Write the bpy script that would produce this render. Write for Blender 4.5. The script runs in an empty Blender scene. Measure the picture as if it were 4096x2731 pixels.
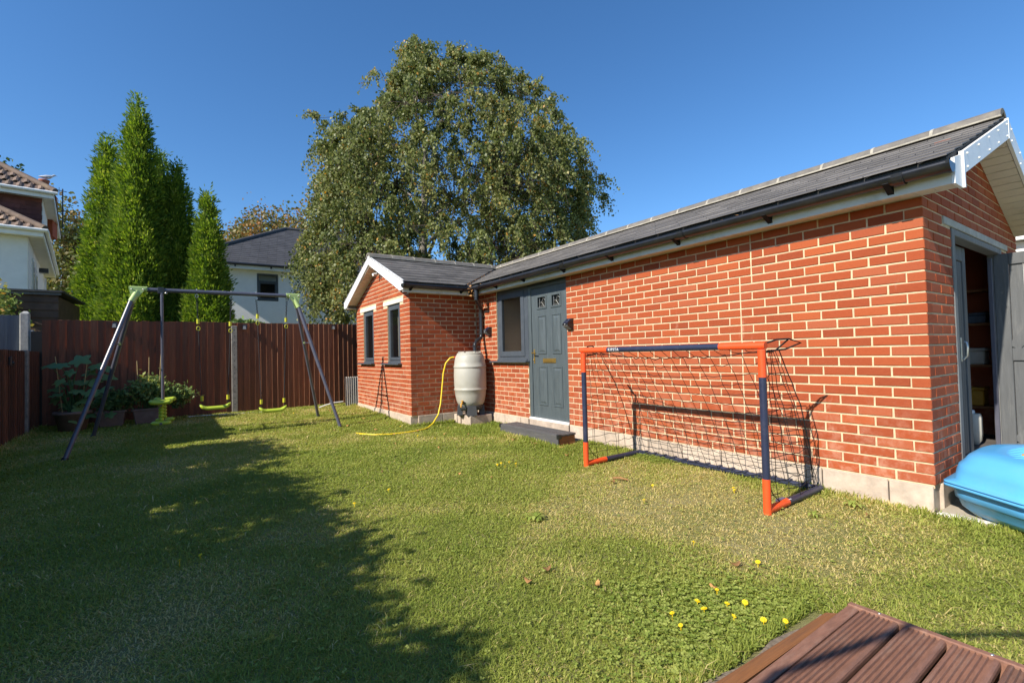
import bpy, math, random
import numpy as np
from mathutils import Vector, Matrix

random.seed(7)
RNG = np.random.default_rng(11)
S = bpy.context.scene
COL = S.collection
R = math.radians

# ------------------------------------------------------------------ camera, light, exposure
cam_data = bpy.data.cameras.new('camera')
cam_data.sensor_fit = 'HORIZONTAL'
cam_data.sensor_width = 36.0
cam_data.lens = 16.49
cam_data.clip_start = 0.05
cam_data.clip_end = 900.0
cam = bpy.data.objects.new('camera', cam_data)
COL.objects.link(cam)
_x = Vector((0.5645, 0.8251, -0.0251)).normalized()
_z = Vector((0.8252, -0.5645, -0.0246)); _z = (_z - _x * _z.dot(_x)).normalized()
_y = _z.cross(_x)
cam.matrix_world = Matrix(((_x.x, _y.x, _z.x, 1.0547), (_x.y, _y.y, _z.y, -4.2380),
                           (_x.z, _y.z, _z.z, 0.9926), (0, 0, 0, 1)))
S.camera = cam

SUN = Vector((0.102, -0.80, 0.592)).normalized()          # towards the sun
w = bpy.data.worlds.new("World"); S.world = w; w.use_nodes = True
nt = w.node_tree
sky_n = nt.nodes.new('ShaderNodeTexSky'); sky_n.sky_type = 'NISHITA'; sky_n.sun_disc = False
sky_n.sun_elevation = math.asin(SUN.z); sky_n.sun_rotation = math.atan2(SUN.x, SUN.y)
sky_n.altitude = 0; sky_n.air_density = 1.0; sky_n.dust_density = 0.15; sky_n.ozone_density = 6.0
sky_hs = nt.nodes.new('ShaderNodeHueSaturation'); sky_hs.inputs['Saturation'].default_value = 1.13; sky_hs.inputs['Value'].default_value = .79
nt.links.new(sky_n.outputs[0], sky_hs.inputs['Color']); nt.links.new(sky_hs.outputs[0], nt.nodes['Background'].inputs[0])
nt.nodes['Background'].inputs[1].default_value = 0.15
sl = bpy.data.lights.new('sun', 'SUN'); sl.energy = 5.0; sl.angle = R(0.53); sl.color = (1.0, 0.93, 0.82)
sun = bpy.data.objects.new('sun', sl); COL.objects.link(sun)
sun.rotation_euler = (-SUN).to_track_quat('-Z', 'Y').to_euler(); sun.location = SUN * 40
S.view_settings.view_transform = 'Standard'; S.view_settings.look = 'None'
S.view_settings.gamma = 1.0; S.view_settings.use_curve_mapping = False
S.view_settings.exposure = 0.62
S.render.engine = 'CYCLES'
S.cycles.max_bounces = 6; S.cycles.diffuse_bounces = 3; S.cycles.glossy_bounces = 3
S.cycles.transmission_bounces = 4; S.cycles.transparent_max_bounces = 4

# ------------------------------------------------------------------ helpers
def nz(x, y, s=1.0, seed=0.0):
    """cheap smooth noise in 0..1 for numpy arrays"""
    x = np.asarray(x) * s + seed * 3.17; y = np.asarray(y) * s - seed * 1.91
    v = (np.sin(1.7 * x + 1.3 * np.sin(1.1 * y + seed)) + np.sin(1.9 * y + 1.7 * np.sin(1.3 * x - seed)) +
         .6 * np.sin(3.1 * x - 2.3 * y + seed) + .6 * np.sin(2.7 * y + 3.7 * x + 2 * seed))
    return np.clip(v / 6.4 + .5, 0, 1)

def gz(x, y):
    """lawn height"""
    x = np.asarray(x, float); y = np.asarray(y, float)
    b = np.interp(-x, [5.6, 8.3, 10.0], [-.19, -.108, -.06])
    return b + (nz(x, y, 1.3, 2) - .5) * .02

class MB:
    def __init__(s): s.v = []; s.f = []; s.t = []; s.sm = []
    def add(s, vs, fs, tone=0.0, smooth=False):
        b = len(s.v); s.v += [tuple(p) for p in vs]
        s.f += [tuple(i + b for i in f) for f in fs]; s.t += [tone] * len(fs); s.sm += [smooth] * len(fs)
        return s
    def box(s, x0, x1, y0, y1, z0, z1, tone=0.0, bev=0.0):
        if bev > 0: return s.bbox(x0, x1, y0, y1, z0, z1, bev, tone)
        return s.add([(x0, y0, z0), (x1, y0, z0), (x1, y1, z0), (x0, y1, z0), (x0, y0, z1), (x1, y0, z1), (x1, y1, z1), (x0, y1, z1)],
              [(3, 2, 1, 0), (4, 5, 6, 7), (0, 1, 5, 4), (1, 2, 6, 5), (2, 3, 7, 6), (3, 0, 4, 7)], tone)
    def bbox(s, x0, x1, y0, y1, z0, z1, b, tone=0.0):
        bm = __import__('bmesh').new()
        import bmesh
        bmesh.ops.create_cube(bm, size=1)
        for v in bm.verts:
            v.co = Vector(((x0 + x1) / 2 + v.co.x * (x1 - x0), (y0 + y1) / 2 + v.co.y * (y1 - y0), (z0 + z1) / 2 + v.co.z * (z1 - z0)))
        bmesh.ops.bevel(bm, geom=bm.edges[:], offset=b, segments=1, affect='EDGES', profile=.5)
        bm.verts.index_update()
        s.add([v.co[:] for v in bm.verts], [[v.index for v in f.verts] for f in bm.faces], tone); bm.free()
        return s
    def prism(s, pts, ext, tone=0.0):
        """closed polygon (3D points) extruded by a vector"""
        n = len(pts); e = Vector(ext); P = [Vector(p) for p in pts]
        vs = P + [p + e for p in P]
        fs = [tuple(range(n))[::-1], tuple(range(n, 2 * n))] + [(i, (i + 1) % n, n + (i + 1) % n, n + i) for i in range(n)]
        nn = Vector((0, 0, 0))
        for i in range(n): nn += P[i].cross(P[(i + 1) % n])
        if nn.dot(e) < 0: fs = [f[::-1] for f in fs]
        return s.add(vs, fs, tone)
    def tube(s, pts, r, n=8, cap=True, tone=0.0):
        P = [Vector(p) for p in pts]; m = len(P); rr = r if isinstance(r, (list, tuple)) else [r] * m
        vs = []; prev = None
        for i in range(m):
            t = (P[min(i + 1, m - 1)] - P[max(i - 1, 0)]).normalized()
            a = prev if prev is not None else (Vector((0, 0, 1)) if abs(t.z) < .9 else Vector((1, 0, 0)))
            u = (a - t * a.dot(t)); u = u.normalized() if u.length > 1e-6 else t.orthogonal().normalized()
            prev = u; q = t.cross(u)
            for k in range(n):
                an = 2 * math.pi * k / n; vs.append(P[i] + (u * math.cos(an) + q * math.sin(an)) * rr[i])
        fs = [(i * n + k, i * n + (k + 1) % n, (i + 1) * n + (k + 1) % n, (i + 1) * n + k) for i in range(m - 1) for k in range(n)]
        s.add(vs, fs, tone, n > 4)
        if cap: s.add(vs[:n], [tuple(range(n))[::-1]], tone); s.add(vs[-n:], [tuple(range(n))], tone)
        return s
    def lathe(s, prof, c, n=32, tone=0.0):
        vs = [(c[0] + r * math.cos(2 * math.pi * k / n), c[1] + r * math.sin(2 * math.pi * k / n), c[2] + z) for r, z in prof for k in range(n)]
        fs = [(i * n + k, i * n + (k + 1) % n, (i + 1) * n + (k + 1) % n, (i + 1) * n + k) for i in range(len(prof) - 1) for k in range(n)]
        return s.add(vs, fs, tone, True)
    def ball(s, c, r, n=10, m=6, tone=0.0, sz=1.0):
        prof = [(max(r * math.sin(math.pi * i / m), 1e-4), -r * sz * math.cos(math.pi * i / m)) for i in range(m + 1)]
        return s.lathe(prof, c, n, tone)
    def loft(s, rings, cap0=True, cap1=True, tone=0.0, smooth=True):
        n = len(rings[0]); vs = [p for r in rings for p in r]
        fs = [(i * n + k, i * n + (k + 1) % n, (i + 1) * n + (k + 1) % n, (i + 1) * n + k) for i in range(len(rings) - 1) for k in range(n)]
        s.add(vs, fs, tone, smooth)
        if cap0: s.add(rings[0], [tuple(range(n))[::-1]], tone)
        if cap1: s.add(rings[-1], [tuple(range(n))], tone)
        return s
    def mesh(s, name, m, off=(0, 0, 0)):
        me = bpy.data.meshes.new(name)
        me.from_pydata([(a - off[0], b - off[1], c - off[2]) for a, b, c in s.v], [], s.f)
        at = me.attributes.new('tone', 'FLOAT', 'FACE'); at.data.foreach_set('value', s.t)
        me.polygons.foreach_set('use_smooth', s.sm)
        if m: me.materials.append(m)
        me.update(); return me
    def build(s, name, m, parent=None, **tags):
        off = worldloc(parent) if parent else (0, 0, 0)
        if parent is None and s.v:
            a = np.array(s.v); off = ((a[:, 0].min() + a[:, 0].max()) / 2, (a[:, 1].min() + a[:, 1].max()) / 2, a[:, 2].min())
        o = bpy.data.objects.new(name, s.mesh(name, m, off)); COL.objects.link(o)
        if parent: o.parent = parent
        else: o.location = off
        for k, v in tags.items(): o[k] = v
        return o

def worldloc(o):
    p = Vector((0, 0, 0))
    while o: p += o.location; o = o.parent
    return p
def thing(name, label, category, loc, group=None):
    o = bpy.data.objects.new(name, None); o.empty_display_size = .1; COL.objects.link(o)
    o.location = loc; o['label'] = label; o['category'] = category
    if group: o['group'] = group
    return o
def tag(o, label, category, group=None):
    o['label'] = label; o['category'] = category
    if group: o['group'] = group
    return o
def copy_tree(o, parent=None):
    c = o.copy(); COL.objects.link(c)
    if parent: c.parent = parent
    for ch in list(o.children): copy_tree(ch, c)
    return c

# ------------------------------------------------------------------ materials
def newmat(name):
    m = bpy.data.materials.new(name); m.use_nodes = True
    return m, m.node_tree, m.node_tree.nodes['Principled BSDF']
def N(t, kind, **kw):
    n = t.nodes.new(kind)
    for k, v in kw.items():
        if k.startswith('i_'): n.inputs[k[2:].replace('_', ' ')].default_value = v
        else: setattr(n, k, v)
    return n
def mixc(t, fac, a, b, mode='MIX'):
    n = t.nodes.new('ShaderNodeMix'); n.data_type = 'RGBA'; n.blend_type = mode
    for sock, val in ((0, fac), (6, a), (7, b)):
        if hasattr(val, 'is_linked'): t.links.new(val, n.inputs[sock])
        elif sock == 0: n.inputs[0].default_value = val
        else: n.inputs[sock].default_value = (*val[:3], 1)
    return n.outputs[2]
def ramp(t, src, stops):
    n = t.nodes.new('ShaderNodeValToRGB'); e = n.color_ramp.elements
    while len(e) < len(stops): e.new(.5)
    for i, (p, c) in enumerate(stops):
        e[i].position = p; e[i].color = (*c, 1) if len(c) == 3 else c
    t.links.new(src, n.inputs[0]); return n.outputs[0]
def mth(t, op, a, b=None, clamp=False):
    n = t.nodes.new('ShaderNodeMath'); n.operation = op; n.use_clamp = clamp
    for i, v in enumerate((a, b)):
        if v is None: continue
        if hasattr(v, 'is_linked'): t.links.new(v, n.inputs[i])
        else: n.inputs[i].default_value = v
    return n.outputs[0]
def noise(t, pos, scale, detail=3, rough=.6, vec=None):
    n = N(t, 'ShaderNodeTexNoise', i_Scale=scale, i_Detail=detail, i_Roughness=rough)
    if vec is not None:
        mp = N(t, 'ShaderNodeMapping'); mp.inputs['Scale'].default_value = vec
        t.links.new(pos, mp.inputs[0]); t.links.new(mp.outputs[0], n.inputs['Vector'])
    else: t.links.new(pos, n.inputs['Vector'])
    return n.outputs[0]
def sharp(t, src, lo, hi):
    n = N(t, 'ShaderNodeMapRange'); n.interpolation_type = 'SMOOTHSTEP'
    n.inputs['From Min'].default_value = lo; n.inputs['From Max'].default_value = hi
    t.links.new(src, n.inputs[0]); return n.outputs[0]

def pmat(name, base, rough=.6, var=.12, scale=6.0, bump=0.0, bscale=60.0, dirt=None, dirt_amt=.4, dscale=3.0, grain=None, metal=0.0, spec=.5, rnd=.0, coat=0.0):
    """general weathered surface: two noises for colour, optional dirt, grain direction and bump, per-object variation"""
    m, t, p = newmat(name)
    pos = N(t, 'ShaderNodeNewGeometry').outputs['Position']
    n1 = noise(t, pos, scale, 4, .65, grain)
    lo = tuple(c * (1 - var) for c in base); hi = tuple(min(1, c * (1 + var)) for c in base)
    c = ramp(t, n1, [(.3, lo), (.7, hi)])
    if dirt:
        n2 = sharp(t, noise(t, pos, dscale, 5, .7, grain), .48, .72)
        c = mixc(t, mth(t, 'MULTIPLY', n2, dirt_amt), c, dirt)
    if rnd:
        oi = N(t, 'ShaderNodeObjectInfo').outputs['Random']
        at = N(t, 'ShaderNodeAttribute', attribute_name='tone').outputs['Fac']
        f = mth(t, 'FRACT', mth(t, 'ADD', oi, at))
        k = mth(t, 'ADD', mth(t, 'MULTIPLY', f, 2 * rnd), 1 - rnd)
        hs = N(t, 'ShaderNodeHueSaturation'); t.links.new(c, hs.inputs['Color']); t.links.new(k, hs.inputs['Value']); c = hs.outputs[0]
    t.links.new(c, p.inputs['Base Color'])
    p.inputs['Roughness'].default_value = rough; p.inputs['Metallic'].default_value = metal
    p.inputs['Specular IOR Level'].default_value = spec
    if coat: p.inputs['Coat Weight'].default_value = coat; p.inputs['Coat Roughness'].default_value = .1
    if bump:
        b = N(t, 'ShaderNodeBump'); b.inputs['Strength'].default_value = bump; b.inputs['Distance'].default_value = .004
        t.links.new(noise(t, pos, bscale, 5, .7, grain), b.inputs['Height']); t.links.new(b.outputs[0], p.inputs['Normal'])
    return m

def leafmat(name, stops, rough=.5, trans=.35, attr='tone', spec=.3):
    """leaf: colour by the leaf's own tone, light passing through"""
    m, t, p = newmat(name)
    a = N(t, 'ShaderNodeAttribute', attribute_name=attr).outputs['Fac']
    c = ramp(t, a, stops)
    t.links.new(c, p.inputs['Base Color']); p.inputs['Roughness'].default_value = rough; p.inputs['Specular IOR Level'].default_value = spec
    tr = N(t, 'ShaderNodeBsdfTranslucent')
    hs = N(t, 'ShaderNodeHueSaturation'); hs.inputs['Saturation'].default_value = 1.1; hs.inputs['Value'].default_value = 1.3
    t.links.new(c, hs.inputs['Color']); t.links.new(hs.outputs[0], tr.inputs['Color'])
    mx = N(t, 'ShaderNodeMixShader'); mx.inputs[0].default_value = trans
    t.links.new(p.outputs[0], mx.inputs[1]); t.links.new(tr.outputs[0], mx.inputs[2])
    t.links.new(mx.outputs[0], t.nodes['Material Output'].inputs[0])
    return m

def brick_material():
    m, t, p = newmat('red_brick')
    pos = N(t, 'ShaderNodeNewGeometry').outputs['Position']
    oi = N(t, 'ShaderNodeObjectInfo').outputs['Random']
    at = N(t, 'ShaderNodeAttribute', attribute_name='tone').outputs['Fac']
    f = mth(t, 'FRACT', mth(t, 'ADD', oi, at))
    c = ramp(t, f, [(0, (.200, .032, .012)), (.2, (.315, .057, .017)), (.4, (.245, .041, .014)), (.6, (.375, .082, .025)), (.8, (.285, .060, .026)), (1, (.35, .094, .042))])
    c = mixc(t, mth(t, 'MULTIPLY', noise(t, pos, 26, 5, .7, (1, 1, 2.2)), .55), c, (.41, .108, .040))
    c = mixc(t, mth(t, 'MULTIPLY', sharp(t, noise(t, pos, 60, 3, .6), .58, .75), .35), c, (.17, .04, .025))
    # pale salts low on the wall and in a few runs down it
    sep = N(t, 'ShaderNodeSeparateXYZ'); t.links.new(pos, sep.inputs[0])
    low = sharp(t, sep.outputs['Z'], .75, -.05)
    n1 = sharp(t, noise(t, pos, 9, 4, .7), .42, .70)
    n2 = sharp(t, noise(t, pos, 4.2, 4, .75, (1, 1, .35)), .62, .78)
    salts = mth(t, 'ADD', mth(t, 'MULTIPLY', mth(t, 'MULTIPLY', low, n1), .42), mth(t, 'MULTIPLY', n2, .45), True)
    c = mixc(t, salts, c, (.60, .36, .25))
    t.links.new(c, p.inputs['Base Color']); p.inputs['Roughness'].default_value = .85; p.inputs['Specular IOR Level'].default_value = .25
    b = N(t, 'ShaderNodeBump'); b.inputs['Strength'].default_value = .55; b.inputs['Distance'].default_value = .004
    t.links.new(noise(t, pos, 70, 5, .75, (1, 1, 2)), b.inputs['Height']); t.links.new(b.outputs[0], p.inputs['Normal'])
    return m

M = {}
M['brick'] = brick_material()
M['mortar'] = pmat('mortar', (.58, .45, .28), .9, .18, 14, .6, 90, (.45, .36, .25), .35, 5)
M['plinth'] = pmat('concrete_block', (.46, .37, .29), .9, .2, 9, .7, 45, (.58, .50, .40), .6, 4, rnd=.10)
M['concrete'] = pmat('concrete', (.40, .385, .35), .85, .2, 12, .5, 60, (.22, .20, .17), .5, 5)
M['lintel_white'] = pmat('pale_lintel', (.62, .58, .50), .85, .12, 12, .3, 60, (.45, .40, .33), .5, 6)
M['slate'] = pmat('slate_tile', (.118, .108, .100), .6, .2, 5, .35, 40, (.17, .155, .135), .6, 4, rnd=.26, spec=.4)
M['ridge'] = pmat('ridge_tile', (.15, .135, .118), .85, .25, 9, .5, 40, (.24, .21, .15), .5, 6, rnd=.1)
M['lead'] = pmat('lead_valley', (.05, .045, .04), .7, .3, 10, .3, 50, (.12, .08, .04), .5, 9)
M['upvc'] = pmat('white_upvc', (.80, .80, .79), .35, .04, 3, 0, 60, (.62, .60, .52), .25, 5)
M['soffit'] = pmat('pale_soffit', (.66, .61, .53), .5, .06, 4, 0, 60, (.42, .37, .26), .35, 5)
M['fascia'] = pmat('weathered_white_board', (.64, .62, .55), .45, .05, 3, 0, 60, (.36, .33, .22), .45, 4)
M['gutter'] = pmat('black_plastic', (.017, .018, .022), .28, .3, 6, .08, 60, (.05, .045, .035), .3, 7, spec=.6)
M['anthracite'] = pmat('anthracite_frame', (.058, .070, .085), .42, .1, 7, .12, 60, (.12, .13, .14), .25, 5)
M['door_paint'] = pmat('blue_grey_door', (.068, .085, .092), .45, .16, 9, .25, 70, (.13, .16, .17), .35, 6, (6, 6, .5))
M['grey_paint'] = pmat('grey_painted_timber', (.088, .092, .094), .6, .16, 8, .4, 60, (.20, .20, .19), .4, 5, (5, 5, .5))
M['grey_wood'] = pmat('weathered_grey_timber', (.165, .165, .16), .75, .2, 8, .4, 60, (.09, .09, .09), .4, 5, (5, 5, .5))
M['brass'] = pmat('brass', (.42, .27, .07), .35, .15, 20, metal=.75)
M['steel'] = pmat('zinc_steel', (.55, .54, .50), .35, .15, 20, metal=.9)
M['dark_inside'] = pmat('shed_plaster', (.10, .085, .075), .9, .2, 5)
M['deckgrey'] = pmat('grey_composite', (.075, .073, .074), .7, .18, 12, .35, 40, (.16, .15, .13), .45, 5, (.6, 6, 6))
M['fence'] = pmat('brown_stained_board', (.165, .056, .025), .75, .3, 10, .6, 50, (.06, .025, .016), .6, 5, (6, 6, .4), rnd=.38)
M['fence_edge'] = pmat('sunlit_worn_edge', (.36, .17, .09), .8, .25, 12)  # bare wear plus the sun catching the edges, put into the colour
M['fence_blue'] = pmat('blue_grey_shade_board', (.10, .125, .165), .75, .2, 8, .4, 50, (.06, .07, .09), .4, 4, (6, 6, .4), rnd=.15)  # blue is the fence's shade put into its colour; plain on the case
M['post'] = pmat('concrete_post', (.24, .22, .19), .9, .25, 16, .6, 60, (.13, .11, .09), .5, 7)
M['post_pale'] = pmat('pale_concrete_post', (.42, .42, .40), .9, .2, 16, .6, 60, (.25, .23, .2), .5, 7)
M['swing_steel'] = pmat('grey_coated_tube', (.085, .085, .11), .32, .12, 10, .05, 60, spec=.7)
M['lime'] = pmat('lime_plastic', (.42, .52, .035), .4, .08, 10, .05, 60, (.30, .36, .10), .3, 8, spec=.5)
M['lime_pale'] = pmat('pale_green_plastic', (.45, .58, .20), .4, .08, 10, spec=.5)
M['yellow_clip'] = pmat('yellow_plastic', (.52, .50, .03), .4, .06, 10)
M['rope'] = pmat('black_rope', (.025, .025, .028), .8, .3, 200, .8, 400)
M['navy'] = pmat('navy_tube', (.022, .028, .060), .38, .12, 12, .05, 60, (.08, .085, .11), .3, 9, spec=.5)
M['orange'] = pmat('orange_tube', (.80, .085, .018), .4, .06, 10, .05, 60, (.62, .09, .04), .3, 9, spec=.5)
M['white_print'] = pmat('white_print', (.8, .8, .8), .5, .02, 5)
M['net'] = pmat('black_netting', (.005, .005, .006), .8, .1, 50)
M['butt'] = pmat('stone_coloured_plastic', (.40, .385, .33), .5, .06, 4, .08, 80, (.30, .27, .20), .4, 3.5, spec=.4)
M['butt_stand'] = pmat('dark_grey_plastic', (.045, .047, .05), .6, .15, 8, .1, 60)
M['hose'] = pmat('yellow_hose', (.80, .58, .02), .4, .06, 10)
M['red'] = pmat('red_fitting', (.5, .03, .02), .4, .05, 10)
M['tap'] = pmat('ochre_tap', (.55, .28, .03), .4, .1, 10)
M['blue_plastic'] = pmat('blue_moulded_plastic', (.095, .385, .72), .32, .05, 3, .04, 90, (.16, .40, .68), .25, 4, spec=.5)
M['orange_plastic'] = pmat('orange_moulded_plastic', (.85, .42, .02), .35, .05, 10)
M['paving'] = pmat('paving_slab', (.42, .36, .28), .9, .12, 8, .5, 60, (.30, .26, .20), .4, 5, rnd=.1)
M['kerb'] = pmat('whitened_kerb', (.66, .62, .55), .9, .15, 15, .8, 40, (.42, .37, .3), .4, 9)
M['deck'] = pmat('red_brown_decking', (.205, .098, .062), .72, .2, 9, .5, 50, (.28, .17, .12), .6, 3, (8, 1.5, 8), rnd=.16)
M['plank'] = pmat('fresh_brown_plank', (.26, .105, .035), .75, .2, 9, .5, 50, (.15, .07, .04), .5, 4, (8, .6, 8))
M['plank_end'] = pmat('plank_end_grain', (.30, .155, .075), .8, .35, 60, .5, 200)
M['gravel'] = pmat('gravelly_soil', (.19, .15, .11), .95, .4, 40, 1.0, 60)
M['terracotta'] = pmat('grey_brown_pot', (.17, .115, .09), .8, .2, 8, .3, 50, (.25, .21, .18), .4, 6)
M['soil'] = pmat('soil', (.05, .035, .022), .95, .4, 30, .8, 60)
M['cane'] = pmat('bamboo_cane', (.45, .33, .14), .6, .15, 30)
M['render_white'] = pmat('white_render', (.74, .75, .76), .9, .05, 3, .3, 60, (.62, .62, .60), .35, 1.2)
M['render_cream'] = pmat('cream_render', (.74, .72, .67), .9, .05, 3, .3, 60, (.60, .57, .5), .35, 1.2)
M['render_bright'] = pmat('bright_white_render', (.86, .86, .86), .9, .04, 3, .3, 60, (.74, .74, .73), .3, 1.2)
M['tile_brown'] = pmat('brown_pantile', (.165, .112, .085), .85, .3, 3, .4, 20, (.30, .22, .13), .6, 2.2, rnd=.22)
M['tilehung'] = pmat('dark_red_hung_tile', (.15, .050, .042), .85, .25, 4, .4, 20, rnd=.25)
M['slate_far'] = pmat('charcoal_roof_tile', (.050, .050, .054), .7, .25, 2, .3, 20, (.08, .08, .08), .4, 1.2, rnd=.12)
M['shed_wood'] = pmat('dark_brown_cladding', (.095, .055, .034), .85, .3, 5, .4, 30, rnd=.2)
M['felt'] = pmat('roofing_felt', (.05, .05, .05), .9, .3, 8, .5, 40)
M['bark_birch'] = pmat('birch_bark', (.20, .18, .15), .85, .4, 6, .6, 30, (.06, .05, .045), .8, 5)
M['bark'] = pmat('brown_bark', (.085, .062, .045), .9, .35, 8, .8, 30)
M['bracket'] = pmat('matt_black_plastic', (.014, .014, .015), .75, .2, 10, spec=.15)
M['glass'] = None
def glass_material():
    m, t, p = newmat('window_glass')
    p.inputs['Base Color'].default_value = (.02, .02, .022, 1); p.inputs['Roughness'].default_value = .015
    p.inputs['IOR'].default_value = 1.75; p.inputs['Specular IOR Level'].default_value = .6
    tr = N(t, 'ShaderNodeBsdfTransparent'); tr.inputs[0].default_value = (.86, .88, .87, 1)
    lw = N(t, 'ShaderNodeFresnel'); lw.inputs[0].default_value = 1.75
    front = mth(t, 'SUBTRACT', 1.0, N(t, 'ShaderNodeNewGeometry').outputs['Backfacing'])
    mx = N(t, 'ShaderNodeMixShader'); t.links.new(mth(t, 'MULTIPLY', mth(t, 'ADD', lw.outputs[0], .08, True), front), mx.inputs[0])
    t.links.new(tr.outputs[0], mx.inputs[1]); t.links.new(p.outputs[0], mx.inputs[2])
    t.links.new(mx.outputs[0], t.nodes['Material Output'].inputs[0])
    return m
M['glass'] = glass_material()
M['blind'] = pmat('room_blind', (.34, .29, .25), .9, .1, 3)
M['room_dark'] = pmat('room_dark', (.055, .048, .042), .9, .1, 3)
M['room_pale'] = pmat('room_plaster', (.50, .41, .33), .9, .06, 2)
M['leaded'] = pmat('lead_came', (.55, .55, .53), .4, .1, 10, metal=.6)
M['lamp_black'] = pmat('lamp_housing', (.015, .015, .017), .35, .1, 10, spec=.6)
M['solar'] = pmat('solar_cell', (.015, .02, .045), .15, .1, 10, spec=.8)
M['lens'] = pmat('clear_lens', (.22, .22, .21), .2, .05, 10)
M['pipe_white'] = pmat('white_conduit', (.70, .70, .68), .5, .08, 10)
M['corrugated'] = pmat('corrugated_sheet', (.42, .40, .36), .7, .2, 10, .3, 60, (.20, .18, .15), .5, 5)
M['grass'] = leafmat('grass_blade', [(0, (.20, .265, .044)), (.35, (.345, .385, .076)), (.6, (.50, .46, .14)), (.78, (.64, .52, .20)), (1, (.78, .64, .32))], .6, .42, spec=.2)
M['clover'] = leafmat('clover_leaf', [(0, (.20, .275, .045)), (1, (.46, .50, .13))], .55, .4, spec=.15)
M['conifer'] = leafmat('conifer_spray', [(0, (.065, .125, .020)), (.4, (.20, .29, .036)), (.8, (.41, .46, .08)), (1, (.48, .43, .16))], .65, .40, spec=.2)
M['birch'] = leafmat('birch_leaf', [(0, (.072, .100, .023)), (.45, (.168, .192, .058)), (.8, (.30, .305, .115)), (.95, (.38, .30, .09)), (1, (.48, .25, .05))], .48, .36, spec=.35)
M['autumn'] = leafmat('turning_leaf', [(0, (.05, .09, .02)), (.4, (.15, .16, .04)), (.7, (.25, .165, .06)), (1, (.36, .16, .05))], .5, .3)
M['hedge'] = leafmat('hedge_leaf', [(0, (.03, .06, .012)), (1, (.09, .14, .03))], .5, .3)
M['squash'] = leafmat('squash_leaf', [(0, (.08, .16, .055)), (.6, (.16, .25, .08)), (1, (.28, .36, .09))], .5, .25)
M['bushy'] = leafmat('bush_leaf', [(0, (.08, .15, .05)), (.6, (.20, .28, .08)), (.9, (.36, .38, .09)), (1, (.48, .28, .08))], .45, .3)
M['flower'] = pmat('yellow_petal', (.85, .62, .01), .6, .08, 80)
M['fallen'] = pmat('fallen_leaf', (.42, .21, .07), .7, .3, 40, rnd=.5)

def ground_material():
    m, t, p = newmat('lawn_soil')
    pos = N(t, 'ShaderNodeNewGeometry').outputs['Position']
    c = ramp(t, noise(t, pos, 2.2, 5, .7), [(.3, (.25, .285, .080)), (.5, (.35, .34, .125)), (.72, (.50, .43, .24))])
    c = mixc(t, mth(t, 'MULTIPLY', noise(t, pos, 90, 4, .7), .5), c, (.15, .16, .05))
    c = mixc(t, sharp(t, noise(t, pos, 240, 3, .7), .60, .70), c, (.33, .27, .15))
    t.links.new(c, p.inputs['Base Color']); p.inputs['Roughness'].default_value = .95; p.inputs['Specular IOR Level'].default_value = .1
    b = N(t, 'ShaderNodeBump'); b.inputs['Strength'].default_value = 1.0; b.inputs['Distance'].default_value = .02
    t.links.new(noise(t, pos, 130, 4, .8), b.inputs['Height']); t.links.new(b.outputs[0], p.inputs['Normal'])
    return m
M['ground'] = ground_material()

# ------------------------------------------------------------------ the setting: ground
XA1, XA0, YA = -6.256, -9.239, -1.261            # annexe: near and far wall, front wall
DEP, ZT = 3.022, 2.025                           # depth of the building, top of the walls
RY, RX, RZ, SL = 1.449, -7.748, 2.87, .41        # ridges, ridge height, slope

def build_ground():
    xs = np.unique(np.concatenate([[-400, -200, -100, -60, -40, -30, -22, -16, -13], np.arange(-11, 2.6, .12), [3, 4, 6, 10, 20, 50, 120, 300]]))
    ys = np.unique(np.concatenate([[-300, -120, -50, -25, -14, -10, -8], np.arange(-7, .6, .12), [1, 2, 3.2, 5, 8, 14, 25, 50, 120, 300]]))
    X, Y = np.meshgrid(xs, ys, indexing='ij')
    inside = (X > -10.5) & (X < 2.6) & (Y > -7) & (Y < .6)
    Z = np.where(inside, gz(X, Y), np.interp(-X, [5.6, 8.3, 10], [-.19, -.108, -.06]))
    Z = np.where(X < -40, -.2, Z)
    n, k = X.shape
    V = np.stack([X, Y, Z], -1).reshape(-1, 3)
    ii = np.arange(n * k).reshape(n, k)
    F = np.stack([ii[:-1, :-1], ii[1:, :-1], ii[1:, 1:], ii[:-1, 1:]], -1).reshape(-1, 4)
    me = bpy.data.meshes.new('ground'); me.from_pydata(V.tolist(), [], F.tolist())
    me.polygons.foreach_set('use_smooth', [True] * len(F)); me.materials.append(M['ground'])
    o = bpy.data.objects.new('ground', me); COL.objects.link(o); o['kind'] = 'structure'
build_ground()

# ------------------------------------------------------------------ the brick building
bld = thing('brick_outbuilding', 'red brick outbuilding with slate roof, blue-grey front door and a gabled wing', 'outbuilding', (-3, 1.4, -.19))
PITCH, BW, BH, BD, CO = .225, .2125, .0630, .1025, .075

class Wall:
    """a wall face; u runs to the right as seen from outside, n is its outward normal"""
    def __init__(s, org, ang): s.o = Vector(org); s.a = ang; s.m = Matrix.Rotation(ang, 4, 'Z')
    def P(s, u, d, z): return s.o + s.m @ Vector((u, d, z))
W_front = Wall((0, 0, 0), 0)                 # long wall, u = x (negative)
W_ann = Wall((0, YA, 0), 0)                  # wing gable, u = x
W_side = Wall((XA1, 0, 0), R(90))            # wing side, u = y
W_gable = Wall((0, 0, 0), R(90))             # garage gable, u = y

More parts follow.
